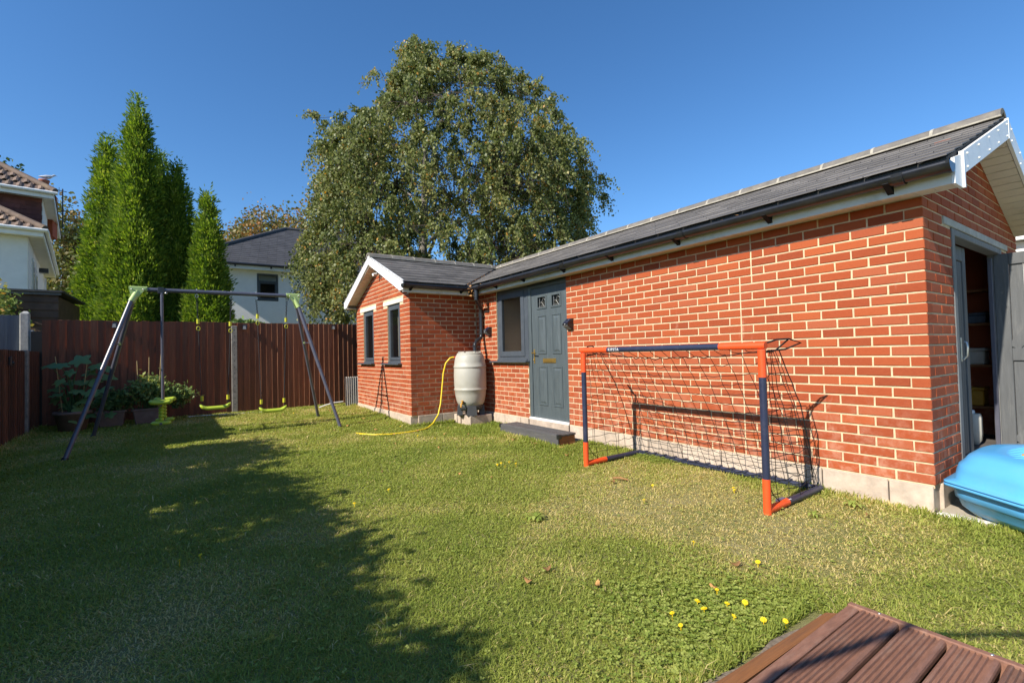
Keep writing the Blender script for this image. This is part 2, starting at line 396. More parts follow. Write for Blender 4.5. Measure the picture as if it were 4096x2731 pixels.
def wall_boxes(mb, wall, u0, u1, z0, z1, holes, d0, d1):
    """solid wall behind the bricks, split round its openings"""
    us = sorted({u0, u1, *[h[0] for h in holes], *[h[1] for h in holes]}); us = [u for u in us if u0 <= u <= u1]
    zs = sorted({z0, z1, *[h[2] for h in holes], *[h[3] for h in holes]}); zs = [z for z in zs if z0 <= z <= z1]
    for a, b in zip(us, us[1:]):
        run = None
        for c, d in zip(zs, zs[1:]):
            solid = not any(h[0] <= (a + b) / 2 <= h[1] and h[2] <= (c + d) / 2 <= h[3] for h in holes)
            if solid: run = [c, d] if run is None else [run[0], d]
            if (not solid or d == zs[-1]) and run:
                P = [wall.P(*q) for q in ((a, d0, run[0]), (b, d0, run[0]), (b, d1, run[0]), (a, d1, run[0]), (a, d0, run[1]), (b, d0, run[1]), (b, d1, run[1]), (a, d1, run[1]))]
                mb.add(P, [(3, 2, 1, 0), (4, 5, 6, 7), (0, 1, 5, 4), (1, 2, 6, 5), (2, 3, 7, 6), (3, 0, 4, 7)]); run = None

H_front = [(-5.577, -4.703, .862, 2.4), (-4.703, -3.800, -.3, 2.4)]
H_ann = [(-8.768, -8.118, .862, 1.918), (-7.321, -6.700, .862, 1.918)]
L_ann = [(-8.978, -7.938, 1.915, 1.988), (-7.533, -6.530, 1.915, 1.988)]
H_gab = [(.658, 2.314, -.3, 1.893)]
L_gab = [(.462, 2.566, 1.890, 1.952)]
def roof_limit(wall):
    if wall is W_ann: return lambda u: RZ - .13 - SL * abs(u - RX)
    return lambda u: RZ - .13 - SL * abs(u - RY)

# mortar body of each wall
for nm, wl, a, b, holes in (('long_wall', W_front, XA1 - .10, -.009, H_front), ('wing_gable_wall', W_ann, XA0, XA1 - .009, H_ann),
                            ('wing_side_wall', W_side, YA + .009, -.001, []), ('garage_gable_wall', W_gable, .009, DEP, H_gab)):
    mb = MB(); wall_boxes(mb, wl, a, b, -.02, ZT + .02, holes, .006, .10)
    if wl in (W_ann, W_gable):
        c, hw = (RX, (XA1 - XA0) / 2) if wl is W_ann else (RY, DEP / 2)
        lim = roof_limit(wl); z0 = ZT + .02
        u0, u1 = (XA0, XA1 - .009) if wl is W_ann else (.009, DEP)
        zl = max(lim(u0), z0 + .001)
        pts = [wl.P(u0, .006, z0), wl.P(u1, .006, z0), wl.P(u1, .006, zl), wl.P(c, .006, lim(c)), wl.P(u0, .006, zl)]
        mb.prism(pts, wl.m @ Vector((0, .094, 0)))
    globals()['part_' + nm] = mb.build(nm, M['mortar'], bld)

# bricks
def brick_rects(wall, u0, u1, ztop, anchor, holes, lim=None, seam=None, corner=True, mirror=False):
    out = []
    row = 0; z = .005
    while z + BH * .5 < ztop:
        odd = row % 2
        e = anchor; edges = []
        sgn = -1 if not mirror else 1
        # walk away from the corner
        pos = 0.0
        if corner and odd: pos = .1125
        k = 0
        while True:
            wdt = PITCH
            if seam and k == seam - (1 if (odd or row > 20) else 0): wdt = .1125
            a, b = e + sgn * (pos + (0 if pos == 0 else 0)), e + sgn * (pos + wdt - .0125)
            lo, hi = min(a, b), max(a, b)
            if (sgn < 0 and hi < u0) or (sgn > 0 and lo > u1): break
            edges.append((max(lo, u0), min(hi, u1))); pos += wdt; k += 1
        for lo, hi in edges:
            z0, z1 = z, z + BH
            segs = [(lo, hi)]
            for h in holes:
                if z0 < h[3] - .004 and z1 > h[2] + .004:
                    if h[2] > z0 + .04 and h[2] < z1: z1 = h[2]; continue
                    new = []
                    for a, b in segs:
                        if b <= h[0] or a >= h[1]: new.append((a, b)); continue
                        if a < h[0] - .012: new.append((a, h[0] - .003))
                        if b > h[1] + .012: new.append((h[1] + .003, b))
                    segs = new
            for a, b in segs:
                if b - a < .02: continue
                if lim:
                    top = max(lim(a), lim(b)) + .02
                    if z0 > top - .02: continue
                out.append((wall, a, b, z0, z1))
        row += 1; z += CO
    return out
RECTS = []
RECTS += brick_rects(W_front, XA1 + .002, 0, ZT, 0.0, H_front, seam=6)
RECTS += brick_rects(W_ann, XA0, XA1, 2.80, XA1, H_ann + L_ann, roof_limit(W_ann))
RECTS += brick_rects(W_side, YA, -.004, ZT, YA, [], corner=False, mirror=True)
RECTS += brick_rects(W_gable, 0, DEP, 2.80, 0.0, H_gab + L_gab, roof_limit(W_gable), corner=False, mirror=True)
# corner courses interlock: move the returns of every even course back by a header
fixed = []
for wl, a, b, z0, z1 in RECTS:
    row = int(round((z0 - .005) / CO))
    fixed.append((wl, a, b, z0, z1, row))
R2 = []
def regen_return(wall, start, end, ztop, holes, lim):
    row, z = 0, .005; out = []
    while z + BH * .5 < ztop:
        pos = start if row % 2 else start + .1125
        while pos < end - .02:
            a, b = pos, min(pos + BW, end); segs = [(a, b)]
            for h in holes:
                if z < h[3] - .004 and z + BH > h[2] + .004:
                    new = []
                    for p, q in segs:
                        if q <= h[0] or p >= h[1]: new.append((p, q)); continue
                        if p < h[0] - .012: new.append((p, h[0] - .003))
                        if q > h[1] + .012: new.append((h[1] + .003, q))
                    segs = new
            for p, q in segs:
                if q - p < .02 or (lim and z > max(lim(p), lim(q))): continue
                out.append((wall, p, q, z, z + BH, row))
            pos += PITCH
        row += 1; z += CO
    return out
R2 = [r for r in fixed if r[0] in (W_front, W_ann)]
R2 += regen_return(W_side, YA, -.004, ZT, [], None)
R2 += regen_return(W_gable, 0.0, DEP, 2.80, H_gab + L_gab, roof_limit(W_gable))

CAMP = Vector((1.0547, -4.238, .9926))
def shown(r):
    wl, a, b, z0, z1, _ = r
    p = wl.P((a + b) / 2, 0, (z0 + z1) / 2); d = CAMP - p
    n = wl.m @ Vector((0, -1, 0)); c = d.normalized().dot(n)
    return (b - a) * c / d.length_squared * (z1 - z0)
R2.sort(key=shown, reverse=True)

def brick_shape(mb, wdt, h, rnd, tone=0.0, xf=None):
    """a hand-made brick: arrises knocked off, faces a little out of true"""
    j = lambda s: (rnd.random() - .5) * s
    c = .003 + rnd.random() * .002; fy = j(.003)
    outer = [(0 + j(.003), .004, 0 + j(.003)), (wdt + j(.003), .004, 0 + j(.003)), (wdt + j(.003), .004, h + j(.003)), (0 + j(.003), .004, h + j(.003))]
    face = [(c, fy, c + j(.002)), (wdt - c, fy + j(.002), c + j(.002)), (wdt - c, fy + j(.002), h - c), (c, fy, h - c)]
    back = [(x, BD, z) for x, y, z in outer]
    vs = face + outer + back
    if xf: vs = [xf @ Vector(v) for v in vs]
    fs = [(0, 1, 2, 3)] + [(4 + i, 4 + (i + 1) % 4, (i + 1) % 4, i) for i in range(4)] + [(8 + i, 8 + (i + 1) % 4, 4 + (i + 1) % 4, 4 + i) for i in range(4)]
    mb.add(vs, fs, tone)
rnd = random.Random(3)
full_mesh = []
for k in range(10):
    mb = MB(); brick_shape(mb, BW, BH, rnd); full_mesh.append(mb.mesh('brick', M['brick']))
part_of = {id(W_front): part_long_wall, id(W_ann): part_wing_gable_wall, id(W_side): part_wing_side_wall, id(W_gable): part_garage_gable_wall}
boff = {k: worldloc(v) for k, v in part_of.items()}
rest = MB()
for i, (wl, a, b, z0, z1, row) in enumerate(R2):
    wdt, h = b - a, z1 - z0
    if i < 300:
        if abs(wdt - BW) < .001 and abs(h - BH) < .001: me = rnd.choice(full_mesh)
        else:
            mb = MB(); brick_shape(mb, wdt, h, rnd); me = mb.mesh('brick', M['brick'])
        o = bpy.data.objects.new('brick', me); COL.objects.link(o); o.parent = part_of[id(wl)]
        o.location = wl.P(a, 0, z0) - boff[id(wl)]; o.rotation_euler = (0, 0, wl.a)
    else:
        xf = Matrix.Translation(wl.P(a, 0, z0)) @ wl.m
        brick_shape(rest, wdt, h, rnd, rnd.random(), xf)
rest.build('distant_brick', M['brick'], bld, kind='stuff')

# unseen sides of the building, floor and the room inside
mb = MB(); mb.box(XA0, -.101, DEP - .1, DEP, -.19, ZT + .145)
mb.prism([(XA0, YA + .1, -.19), (XA0, DEP - .1, -.19), (XA0, DEP - .1, ZT), (XA0, YA + .1, ZT)], (.1, 0, 0))
mb.build('rear_wall', M['brick'], bld)
mb = MB(); mb.box(XA0 + .1, -.1, .1, DEP - .1, -.10, -.02); mb.box(-3.70, -3.60, .1, DEP - .1, -.02, 2.3)
mb.build('floor', M['dark_inside'], bld)

# plinth of concrete blocks
def plinth(wall, u0, u1, lo, step=.44, ends=(0, 0)):
    u = u0; i = 0
    while u < u1 - .03:
        v = min(u + step, u1); mb = MB()
        mb.bbox(0, v - u - .008, -.012, .12, 0, -lo - .004, .004)
        o = bpy.data.objects.new('plinth_block', mb.mesh('plinth_block', M['plinth'])); COL.objects.link(o); o.parent = bld
        o.location = wall.P(u, 0, lo) - worldloc(bld); o.rotation_euler = (0, 0, wall.a); u = v
plinth(W_front, XA1 + .004, -4.72, -.30); plinth(W_front, -4.70, -3.80, -.30, .9); plinth(W_front, -3.78, -.002, -.30)
plinth(W_ann, XA0, XA1 - .002, -.30); plinth(W_side, YA + .12, -.016, -.30); plinth(W_gable, .124, .66, -.30)

# lintels
def slab_on(wall, u0, u1, z0, z1, d0, d1, name, mat, bev=.004, parent=bld):
    mb = MB(); mb.bbox(0, u1 - u0, d0, d1, 0, z1 - z0, bev)
    o = bpy.data.objects.new(name, mb.mesh(name, mat)); COL.objects.link(o); o.parent = parent
    o.location = wall.P(u0, 0, z0) - worldloc(parent); o.rotation_euler = (0, 0, wall.a); return o
for h in L_ann: slab_on(W_ann, h[0] + .003, h[1] - .003, h[2], h[3], -.004, .09, 'lintel', M['lintel_white'])
for h in L_gab: slab_on(W_gable, h[0] + .003, h[1] - .003, h[2], h[3] - .002, -.006, .09, 'lintel', M['concrete'])

# ---- roof
roof = MB()
def quad(a, b, c, d): roof.add([a, b, c, d], [(0, 1, 2, 3)])
zr = lambda d: RZ - SL * d
VX = lambda y: RX + (RY - y)                       # valley line
EV = 1.70                                          # ridge to eaves
e0, e1 = .19, XA0 - .2
# decking under the slates (front main slope, rear slope, both wing slopes)
TH = .05
def roof_poly(pts): roof.prism(pts, (0, 0, -TH))
roof_poly([(e0, RY, zr(0)), (RX, RY, zr(0)), (VX(RY - EV), RY - EV, zr(EV)), (e0, RY - EV, zr(EV))])
roof_poly([(e0, RY + .002, zr(0)), (e1, RY + .002, zr(0)), (e1, RY + EV, zr(EV)), (e0, RY + EV, zr(EV))][::-1])
roof_poly([(RX, RY, zr(0)), (RX, YA - .195, zr(0)), (RX + EV, YA - .195, zr(EV)), (RX + EV, RY - EV, zr(EV))])
roof_poly([(RX - .002, RY, zr(0)), (RX - .002, YA - .195, zr(0)), (RX - EV, YA - .195, zr(EV)), (RX - EV, RY, zr(EV))][::-1])
roof.build('roof', M['felt'], bld)
part_roof = [c for c in bld.children if c.name.startswith('roof')][0]

def clip(poly, f):
    out = []
    for i in range(len(poly)):
        p, q = poly[i], poly[(i + 1) % len(poly)]; a, b = f(p), f(q)
        if a >= 0: out.append(p)
        if (a >= 0) != (b >= 0):
            t = a / (a - b); out.append((p[0] + t * (q[0] - p[0]), p[1] + t * (q[1] - p[1])))
    return out
rows, gauge = 9, EV / 9
SW = .30
slate_full = {}
def slates(to3d, u0, u1, keep, ang):
    """(u along the eaves, d down from the ridge)"""
    cnt = 0
    for r in range(rows):
        d0, d1 = r * gauge + .02, (r + 1) * gauge + .035
        u = u0 - (SW / 2 if r % 2 else 0)
        while u < u1:
            g = .0025; jit = rnd.uniform(-.003, .003)
            poly = [(max(u + g, u0), d0), (min(u + SW - g, u1), d0), (min(u + SW - g, u1), d1 + jit), (max(u + g, u0), d1 + jit)]
            if keep: poly = clip(poly, keep)
            if len(poly) >= 3 and poly[0] != poly[1]:
                ar = abs(sum(p[0] * q[1] - q[0] * p[1] for p, q in zip(poly, poly[1:] + poly[:1]))) / 2
                if ar > .002:
                    mb = MB()
                    top = [to3d(p[0], p[1], .012 + .011 * (p[1] - d0) / (d1 - d0) + rnd.uniform(0, .0015)) for p in poly]
                    mb.prism(top, (0, 0, -.008)); mb.build('slate', M['slate'], part_roof); cnt += 1
            u += SW
    return cnt
n1 = slates(lambda u, d, h: (u, RY - d, zr(d) + h), VX(RY - EV) - 2, e0 + .01, lambda p: p[0] - (RX + p[1]) - .06, 0)
n2 = slates(lambda u, d, h: (RX + d, u, zr(d) + h), YA - .205, RY, lambda p: (RY - p[1]) - p[0] - .06, 0)
mb = MB()
mb.prism([(RX - .03, RY - .08, zr(.0) - .0), (VX(RY - EV) - .10, RY - EV, zr(EV) + .004), (VX(RY - EV), RY - EV, zr(EV) - .01)], (0, 0, .006))
mb.prism([(RX + .03, RY, zr(.0) - .0), (VX(RY - EV), RY - EV, zr(EV) - .01), (VX(RY - EV) + .10, RY - EV, zr(EV) + .004)], (0, 0, .006))
mb.build('valley_lining', M['lead'], part_roof)
# rear slopes: slates out of sight, one sheet with course steps
mb = MB()
for r in range(rows):
    d0, d1 = r * gauge + .02, (r + 1) * gauge + .03
    mb.prism([(e0 + .01, RY + d0, zr(d0) + .010), (e1, RY + d0, zr(d0) + .010), (e1, RY + d1, zr(d1) + .022), (e0 + .01, RY + d1, zr(d1) + .022)], (0, 0, -.009))
    mb.prism([(RX - d0, YA - .205, zr(d0) + .010), (RX - d0, RY, zr(d0) + .010), (RX - d1, RY, zr(d1) + .022), (RX - d1, YA - .205, zr(d1) + .022)], (0, 0, -.009))
mb.build('rear_slates', M['slate'], part_roof)
# ridge tiles: angled cappings bedded in pale mortar
def ridge_run(a, b, step=.45):
    a, b = Vector(a), Vector(b); L = (b - a).length; t = (b - a) / L; s = Vector((-t.y, t.x, 0)); s0 = 0
    while s0 < L - .02:
        s1 = min(s0 + step, L); rings = []
        for q in (s0 + .004, s1 - .004):
            c = a + t * q; ring = []
            for x, z in ((-.125, -.036), (-.10, .012), (-.05, .040), (0, .052), (.05, .040), (.10, .012), (.125, -.036), (.105, -.05), (0, .02), (-.105, -.05)):
                ring.append(tuple(c + s * x + Vector((0, 0, z))))
            rings.append(ring)
        mb = MB(); mb.loft(rings, smooth=False); mb.build('ridge_tile', M['ridge'], part_roof)
        s0 = s1
    mb = MB()
    k = int(L / step)
    for i in range(1, k + 1):
        c = a + t * min(i * step, L - .004)
        rings = [[tuple(c + t * q + s * x + Vector((0, 0, z))) for x, z in ((-.128, -.038), (-.102, .014), (-.05, .0425), (0, .055), (.05, .0425), (.102, .014), (.128, -.038), (0, .0))] for q in (-.012, .012)]
        mb.loft(rings, smooth=False)
    for sg in (-1, 1):
        mb.prism([tuple(a + s * sg * .10 + Vector((0, 0, -.045))), tuple(b + s * sg * .10 + Vector((0, 0, -.045))), tuple(b + s * sg * .132 + Vector((0, 0, -.050))), tuple(a + s * sg * .132 + Vector((0, 0, -.050)))], (0, 0, .014))
    mb.build('ridge_mortar', M['lintel_white'] if False else M['mortar_grey'], part_roof)
M['mortar_grey'] = pmat('ridge_mortar', (.36, .33, .27), .95, .25, 20, .6, 60, (.16, .14, .09), .7, 6)
ridge_run((.20, RY, RZ + .035), (RX + .10, RY, RZ + .035))
ridge_run((RX, YA - .21, RZ + .035), (RX, RY - .10, RZ + .035))

# ---- fascias, soffits, bargeboards
mb = MB()
mb.box(VX(RY - EV) + .10, .196, -.187, -.167, 2.012, zr(EV) - .004); mb.build('fascia', M['fascia'], bld)
mb = MB(); mb.box(XA1 + .167, XA1 + .187, YA - .18, -.24, 2.012, zr(EV) - .004); mb.build('fascia', M['fascia'], bld)
def soffit_run(p0, p1, wdt, along, name='soffit_board', piece=.10):
    """boards lying across a soffit; p0->p1 is the wall line, wdt the vector out to the fascia"""
    p0, p1, wdt = Vector(p0), Vector(p1), Vector(wdt); L = (p1 - p0).length; t = (p1 - p0) / L; k = max(1, int(round(L / piece)))
    for i in range(k):
        a, b = p0 + t * (L * i / k + .002), p0 + t * (L * (i + 1) / k - .002)
        mb = MB(); mb.prism([a, b, b + wdt, a + wdt], Vector((0, 0, .008))); mb.build(name, M['soffit'], bld)
soffit_run((-1.6, 0, 2.022), (.19, 0, 2.022), (0, -.165, 0), None)
mb = MB(); mb.box(VX(RY - EV) - .2, -1.604, -.165, -.001, 2.022, 2.030); mb.build('soffit', M['soffit'], bld)
mb = MB(); mb.box(XA1 + .001, XA1 + .165, YA - .0, -.17, 2.022, 2.030); mb.build('soffit', M['soffit'], bld)
# bargeboards: garage gable (x = .2) and wing gable (y = -1.46)
def barge(org, uvec, nvec, half, low_top, low_bot, apex_top, apex_bot, sides, mat, th=.022):
    """a pair of boards in the plane through org; u measured from the apex"""
    o, u, n = Vector(org), Vector(uvec), Vector(nvec)
    for sg in sides:
        mb = MB()
        pts = [(0.001 * sg, apex_top), (sg * half, low_top), (sg * half, low_bot), (sg * (half - .17), low_bot), (sg * (half - .19), low_bot + .02), (.001 * sg, apex_bot)]
        if mat == 'a':
            pts = [(0.001 * sg, apex_top), (sg * half, low_top), (sg * half, low_bot), (sg * (half - .001), low_bot), (.001 * sg, apex_bot)]
        P = [o + u * a + Vector((0, 0, z)) for a, z in pts]
        mb.prism(P, n * th)
        if mat == 'a': mb.box(.2005, .226, RY + sg * half - .012, RY + sg * half + .012, 2.012, low_top + .003)
        bb = mb.build('bargeboard', M['upvc'], bld)
        if mat == 'a':                                   # screw heads in two rows
            sc = MB()
            for i in range(5):
                f = .06 + i * .22
                for k in (.2, .8):
                    a = sg * half * f; zt = apex_top + (low_top - apex_top) * f; zb = apex_bot + (low_bot - apex_bot) * f
                    sc.ball(tuple(o + u * a + n * (th + .001) + Vector((0, 0, zb + (zt - zb) * k))), .008, 8, 4)
            sc.build('screw', M['upvc'], bb)
barge((.20, RY, 0), (0, 1, 0), (1, 0, 0), 1.449, 2.255, 2.105, 2.855, 2.690, (-1, 1), 'a')
mb = MB(); mb.box(.2012, .224, RY - .012, RY + .012, 2.685, 2.86); mb.build('apex_trim', M['upvc'], bld)
barge((RX, YA - .178, 0), (1, 0, 0), (0, -1, 0), 1.722, 2.195, 2.045, 2.895, 2.735, (-1, 1), 'b')
# box ends at the foot of the garage bargeboard, and of the wing's
for sg, nm in ((-1, 'a'), (1, 'b')):
    y0 = RY + sg * 1.449; y1 = RY + sg * 1.636
    mb = MB(); mb.prism([(.197, y0, 2.010), (.197, y1, 2.010), (.197, y1, zr(1.64) - .02), (.197, y0, 2.24)], (.018, 0, 0)); mb.build('box_end', M['upvc'], bld)
mb = MB()
mb.box(XA0 - .2, XA0 - .001, YA - .178, YA + .05, 2.03, 2.04); mb.box(XA0 - .215, XA0 - .195, YA - .17, RY, 2.02, zr(EV) - .004); mb.build('box_end', M['soffit'], bld)
# sloping gable soffits, boarded across
def gable_soffit(c, axis, side, d_in, d_out, zoff, half, fix0, fix1):
    k = 15
    for i in range(k):
        a, b = half * i / k + .005, half * (i + 1) / k - .005
        P = []
        for d, w_ in ((a, fix0), (b, fix0), (b, fix1), (a, fix1)):
            z = RZ - zoff - SL * d
            P.append((w_, RY + side * d, z) if axis == 'y' else (RX + side * d, w_, z))
        mb = MB(); mb.prism(P, (0, 0, .008)); mb.build('soffit_board', M['soffit'], bld)
for side in (1, -1): gable_soffit(None, 'y', side, 0, 0, .175, 1.50 if side > 0 else 1.45, .001, .196)
for side in (1, -1): gable_soffit(None, 'x', side, 0, 0, .165, 1.48, YA - .001, YA - .176)

# ---- gutters and downpipe
def gutter(path, r=.063, lip=.006):
    P = [Vector(p) for p in path]; rings = []
    for i, p in enumerate(P):
        t = (P[min(i + 1, len(P) - 1)] - P[max(i - 1, 0)]).normalized(); s = Vector((-t.y, t.x, 0)).normalized(); ring = []
        for k in range(11):
            a = math.pi * k / 10; ring.append(tuple(p + s * (r * math.cos(a)) - Vector((0, 0, r * math.sin(a)))))
        for k in range(10, -1, -1):
            a = math.pi * k / 10; ring.append(tuple(p + s * ((r - .004) * math.cos(a)) - Vector((0, 0, (r - .004) * math.sin(a)))))
        rings.append(ring)
    return MB().loft(rings)
GY, GZ = -.250, 2.136
gt = gutter([(.20, GY, GZ), (-5.86, GY, GZ - .012)]).build('gutter', M['gutter'], bld)
mb = MB(); mb.prism([(.198, GY + .067 * math.cos(math.pi * k / 10), GZ - .067 * math.sin(math.pi * k / 10)) for k in range(11)], (.02, 0, 0)); mb.build('end_cap', M['gutter'], gt)
gw = gutter([(XA1 + .246, YA - .19, GZ), (XA1 + .246, -.20, GZ - .005)]).build('gutter', M['gutter'], bld)
mb = MB(); mb.prism([(XA1 + .246 + .067 * math.cos(math.pi * k / 10), YA - .192, GZ - .067 * math.sin(math.pi * k / 10)) for k in range(11)], (0, -.02, 0)); mb.build('end_cap', M['gutter'], gw)
def collar(par, c, ax):
    ring = lambda q, r: [tuple(Vector(c) + (Vector((q, r * math.cos(math.pi * k / 10), -r * math.sin(math.pi * k / 10))) if ax == 'x' else Vector((r * math.cos(math.pi * k / 10), q, -r * math.sin(math.pi * k / 10))))) for k in range(11)]
    mb = MB(); h = .03
    mb.loft([ring(-h, .0645), ring(-h, .070), ring(h, .070), ring(h, .0645)], False, False, smooth=False); return mb.build('union_clip', M['gutter'], par)
def bracket(par, c, ax):
    mb = MB(); x, y, z = c
    if ax == 'x': mb.prism([(x - .018, y - .05, z - .045), (x - .018, y + .062, z - .10), (x - .018, y + .062, z - .02), (x - .018, y - .03, z - .02)], (.036, 0, 0))
    else: mb.prism([(x + .05, y - .018, z - .045), (x - .062, y - .018, z - .10), (x - .062, y - .018, z - .02), (x + .03, y - .018, z - .02)], (0, .036, 0))
    return mb.build('gutter_bracket', M['bracket'], par)
for x in (-.12, -.95, -1.85, -2.75, -3.60, -4.50, -5.25): bracket(gt, (x, GY, GZ - .006), 'x')
for x in (-.05, -1.75, -3.52, -5.60): collar(gt, (x, GY, GZ - .004), 'x')
for y in (YA - .06, -.40): bracket(gw, (XA1 + .246, y, GZ - .004), 'y')
collar(gw, (XA1 + .246, YA - .15, GZ), 'y'); collar(gw, (XA1 + .246, -.26, GZ - .003), 'y')
dp = MB().tube([(-5.80, GY, 2.10), (-5.80, GY, 1.955)], .041, 14).tube([(-5.80, GY, 2.0), (-5.80, GY, 1.93), (-5.83, GY + .03, 1.90), (-5.955, -.075, 1.80), (-5.985, -.055, 1.76), (-5.99, -.055, 1.70), (-5.99, -.055, 1.32), (-5.985, -.07, 1.27), (-5.93, -.19, 1.20), (-5.905, -.235, 1.16), (-5.90, -.245, 1.10), (-5.90, -.245, 1.035)], .034, 14)
dpo = dp.build('downpipe', M['gutter'], bld)
for c in ((-5.80, GY, 1.95), (-5.80, GY, 1.92), (-5.99, -.055, 1.66), (-5.99, -.055, 1.34), (-5.90, -.245, 1.13)):
    MB().tube([(c[0], c[1], c[2] - .02), (c[0], c[1], c[2] + .02)], .040, 14).build('pipe_socket', M['gutter'], dpo)
MB().box(-6.04, -5.94, -.03, -.004, 1.62, 1.645).build('pipe_clip', M['gutter'], dpo)
MB().box(-6.04, -5.94, -.03, -.004, 1.375, 1.40).build('pipe_clip', M['gutter'], dpo)
# dead leaves caught in the gutters
mb = MB()
for i in range(170):
    if i < 95: x, y = rnd.uniform(-5.85, .1), GY + rnd.uniform(-.05, .05)
    elif i < 120: x, y = XA1 + .246 + rnd.uniform(-.05, .05), rnd.uniform(YA - .15, -.25)
    else: t = rnd.random() ** 1.5; x, y = -5.95 - t * 1.2 + rnd.gauss(0, .03), -.30 + t * 1.2 + rnd.gauss(0, .03)
    z = GZ - .012 + rnd.uniform(0, .02) if i < 120 else RZ - SL * (RY - y) + .04
    a = rnd.uniform(0, 6.3); L = rnd.uniform(.006, .02); c, s_ = math.cos(a) * L, math.sin(a) * L
    mb.add([(x - c, y - s_, z), (x + s_ * .4, y - c * .4, z + .006), (x + c, y + s_, z + .004), (x - s_ * .4, y + c * .4, z)], [(0, 1, 2, 3)], rnd.random())
for i in range(26):
    x, y, z = -5.90 + rnd.gauss(0, .03), -.30 + rnd.gauss(0, .02), 2.19 - rnd.random() * .22; a = rnd.uniform(0, 6.3); L = rnd.uniform(.012, .028)
    mb.add([(x - L * math.cos(a), y - L * math.sin(a), z), (x, y, z + L * .6), (x + L * math.cos(a), y + L * math.sin(a), z + .01), (x, y, z - L * .5)], [(0, 1, 2, 3)], rnd.random())
mb.build('dead_leaves', M['fallen'], gt, kind='stuff')

# ------------------------------------------------------------------ windows, doors
def window(wall, u0, u1, z0, z1, dep, fr=.055, sash=.055, sill=None, behind='room_dark', blind=None, tall_frame=0.0):
    """outer frame > sash, pane; sill below"""
    mb = MB(); zs = z0
    f = fr
    for a, b, c, d in ((0, f, 0, z1 - zs), (u1 - u0 - f, u1 - u0, 0, z1 - zs), (f, u1 - u0 - f, z1 - zs - f, z1 - zs), (f, u1 - u0 - f, 0, f)):
        mb.bbox(a, b, dep, dep + .06, c, d, .004)
    fo = bpy.data.objects.new('window', mb.mesh('window', M['anthracite'])); COL.objects.link(fo); fo.parent = bld
    fo.location = wall.P(u0, 0, zs) - worldloc(bld); fo.rotation_euler = (0, 0, wall.a)
    def sub(nm, mb, mat):
        o = bpy.data.objects.new(nm, mb.mesh(nm, mat)); COL.objects.link(o); o.parent = fo; return o
    W_, H_ = u1 - u0, z1 - zs; s = f - .012; mb = MB(); q = sash
    for a, b, c, d in ((s, s + q, s, H_ - s), (W_ - s - q, W_ - s, s, H_ - s), (s + q, W_ - s - q, H_ - s - q, H_ - s), (s + q, W_ - s - q, s, s + q)):
        mb.bbox(a, b, dep - .014, dep + .045, c, d, .006)
    sub('sash', mb, M['anthracite'])
    g = s + q - .004
    sub('pane', MB().box(g, W_ - g, dep + .012, dep + .022, g, H_ - g), M['glass'])
    if blind: sub('blind', MB().box(g - .02, W_ - g + .02, dep + .14, dep + .15, g + blind, H_ - g), M['blind'])
    sub('room_backdrop', MB().box(-.04, W_ + .04, dep + .55, dep + .56, -.1, H_ + .1).box(-.05, -.04, dep + .06, dep + .56, -.1, H_ + .1).box(W_ + .04, W_ + .05, dep + .06, dep + .56, -.1, H_ + .1)
        .box(-.05, W_ + .05, dep + .06, dep + .56, -.12, -.1).box(-.05, W_ + .05, dep + .06, dep + .56, H_ + .1, H_ + .12), M[behind])
    mb = MB(); P = sill
    mb.bbox(P[0] - u0, P[1] - u0, -.075, dep + .05, -.030, -.004, .004); mb.bbox(.0, W_, -.004, dep, -.006, .024, .003)
    sub('sill', mb, M['anthracite'])
    return fo
window(W_ann, -8.768, -8.118, .868, 1.914, .028, .06, .052, (-8.985, -8.075), blind=.02)
window(W_ann, -7.321, -6.700, .868, 1.914, .028, .06, .052, (-7.520, -6.640), blind=.02)
window(W_front, -5.577, -4.745, .872, 2.018, .020, .075, .085, (-5.715, -4.680), behind='room_pale', blind=None)
MB().bbox(-4.744, -4.704, .012, .08, .848, 2.018, .004).build('window_mullion', M['anthracite'], bld)
MB().bbox(-5.60, -3.80, .030, .09, 1.992, 2.021, .003).build('head_rail', M['anthracite'], bld)

# front door
fd = MB()
for a, b, c, d in ((-4.701, -4.632, .0, 1.992), (-3.822, -3.803, .0, 1.992), (-4.632, -3.822, 1.950, 1.992)): fd.bbox(a, b, .014, .085, c, d, .005)
fdo = fd.build('door_frame', M['door_paint'], bld)
MB().bbox(-4.700, -3.803, -.010, .08, -.006, .024, .003).build('threshold', M['upvc'], fdo)
x0, x1, zb, zt = -4.626, -3.826, .027, 1.946
holes = [(-4.468, -4.283, 1.650, 1.805), (-4.137, -3.956, 1.650, 1.805)]
dl = MB(); wall_boxes(dl, Wall((0, 0, 0), 0), x0, x1, zb, zt, holes, .028, .072)
leaf = dl.build('front_door', M['door_paint'], bld)
def mould(par, a, b, c, d):
    """raised frame, sunk margin and raised field of a door panel"""
    y = .028; e = .011; w_ = .020; prof = ((0, y), (.004, y - e), (.014, y - e), (w_, y - .001), (.036, y - .0025), (.058, y - .011))
    rings = []
    for o_, yy in prof: rings.append([(a + o_, yy, c + o_), (b - o_, yy, c + o_), (b - o_, yy, d - o_), (a + o_, yy, d - o_)])
    mb = MB(); mb.loft(rings, False, True, smooth=False); return mb.build('door_panel', M['door_paint'], par)
for a, b, c, d in ((-4.482, -4.280, .966, 1.534), (-4.148, -3.945, .966, 1.534), (-4.486, -4.277, .215, .787), (-4.150, -3.941, .215, .787)): mould(leaf, a, b, c, d)
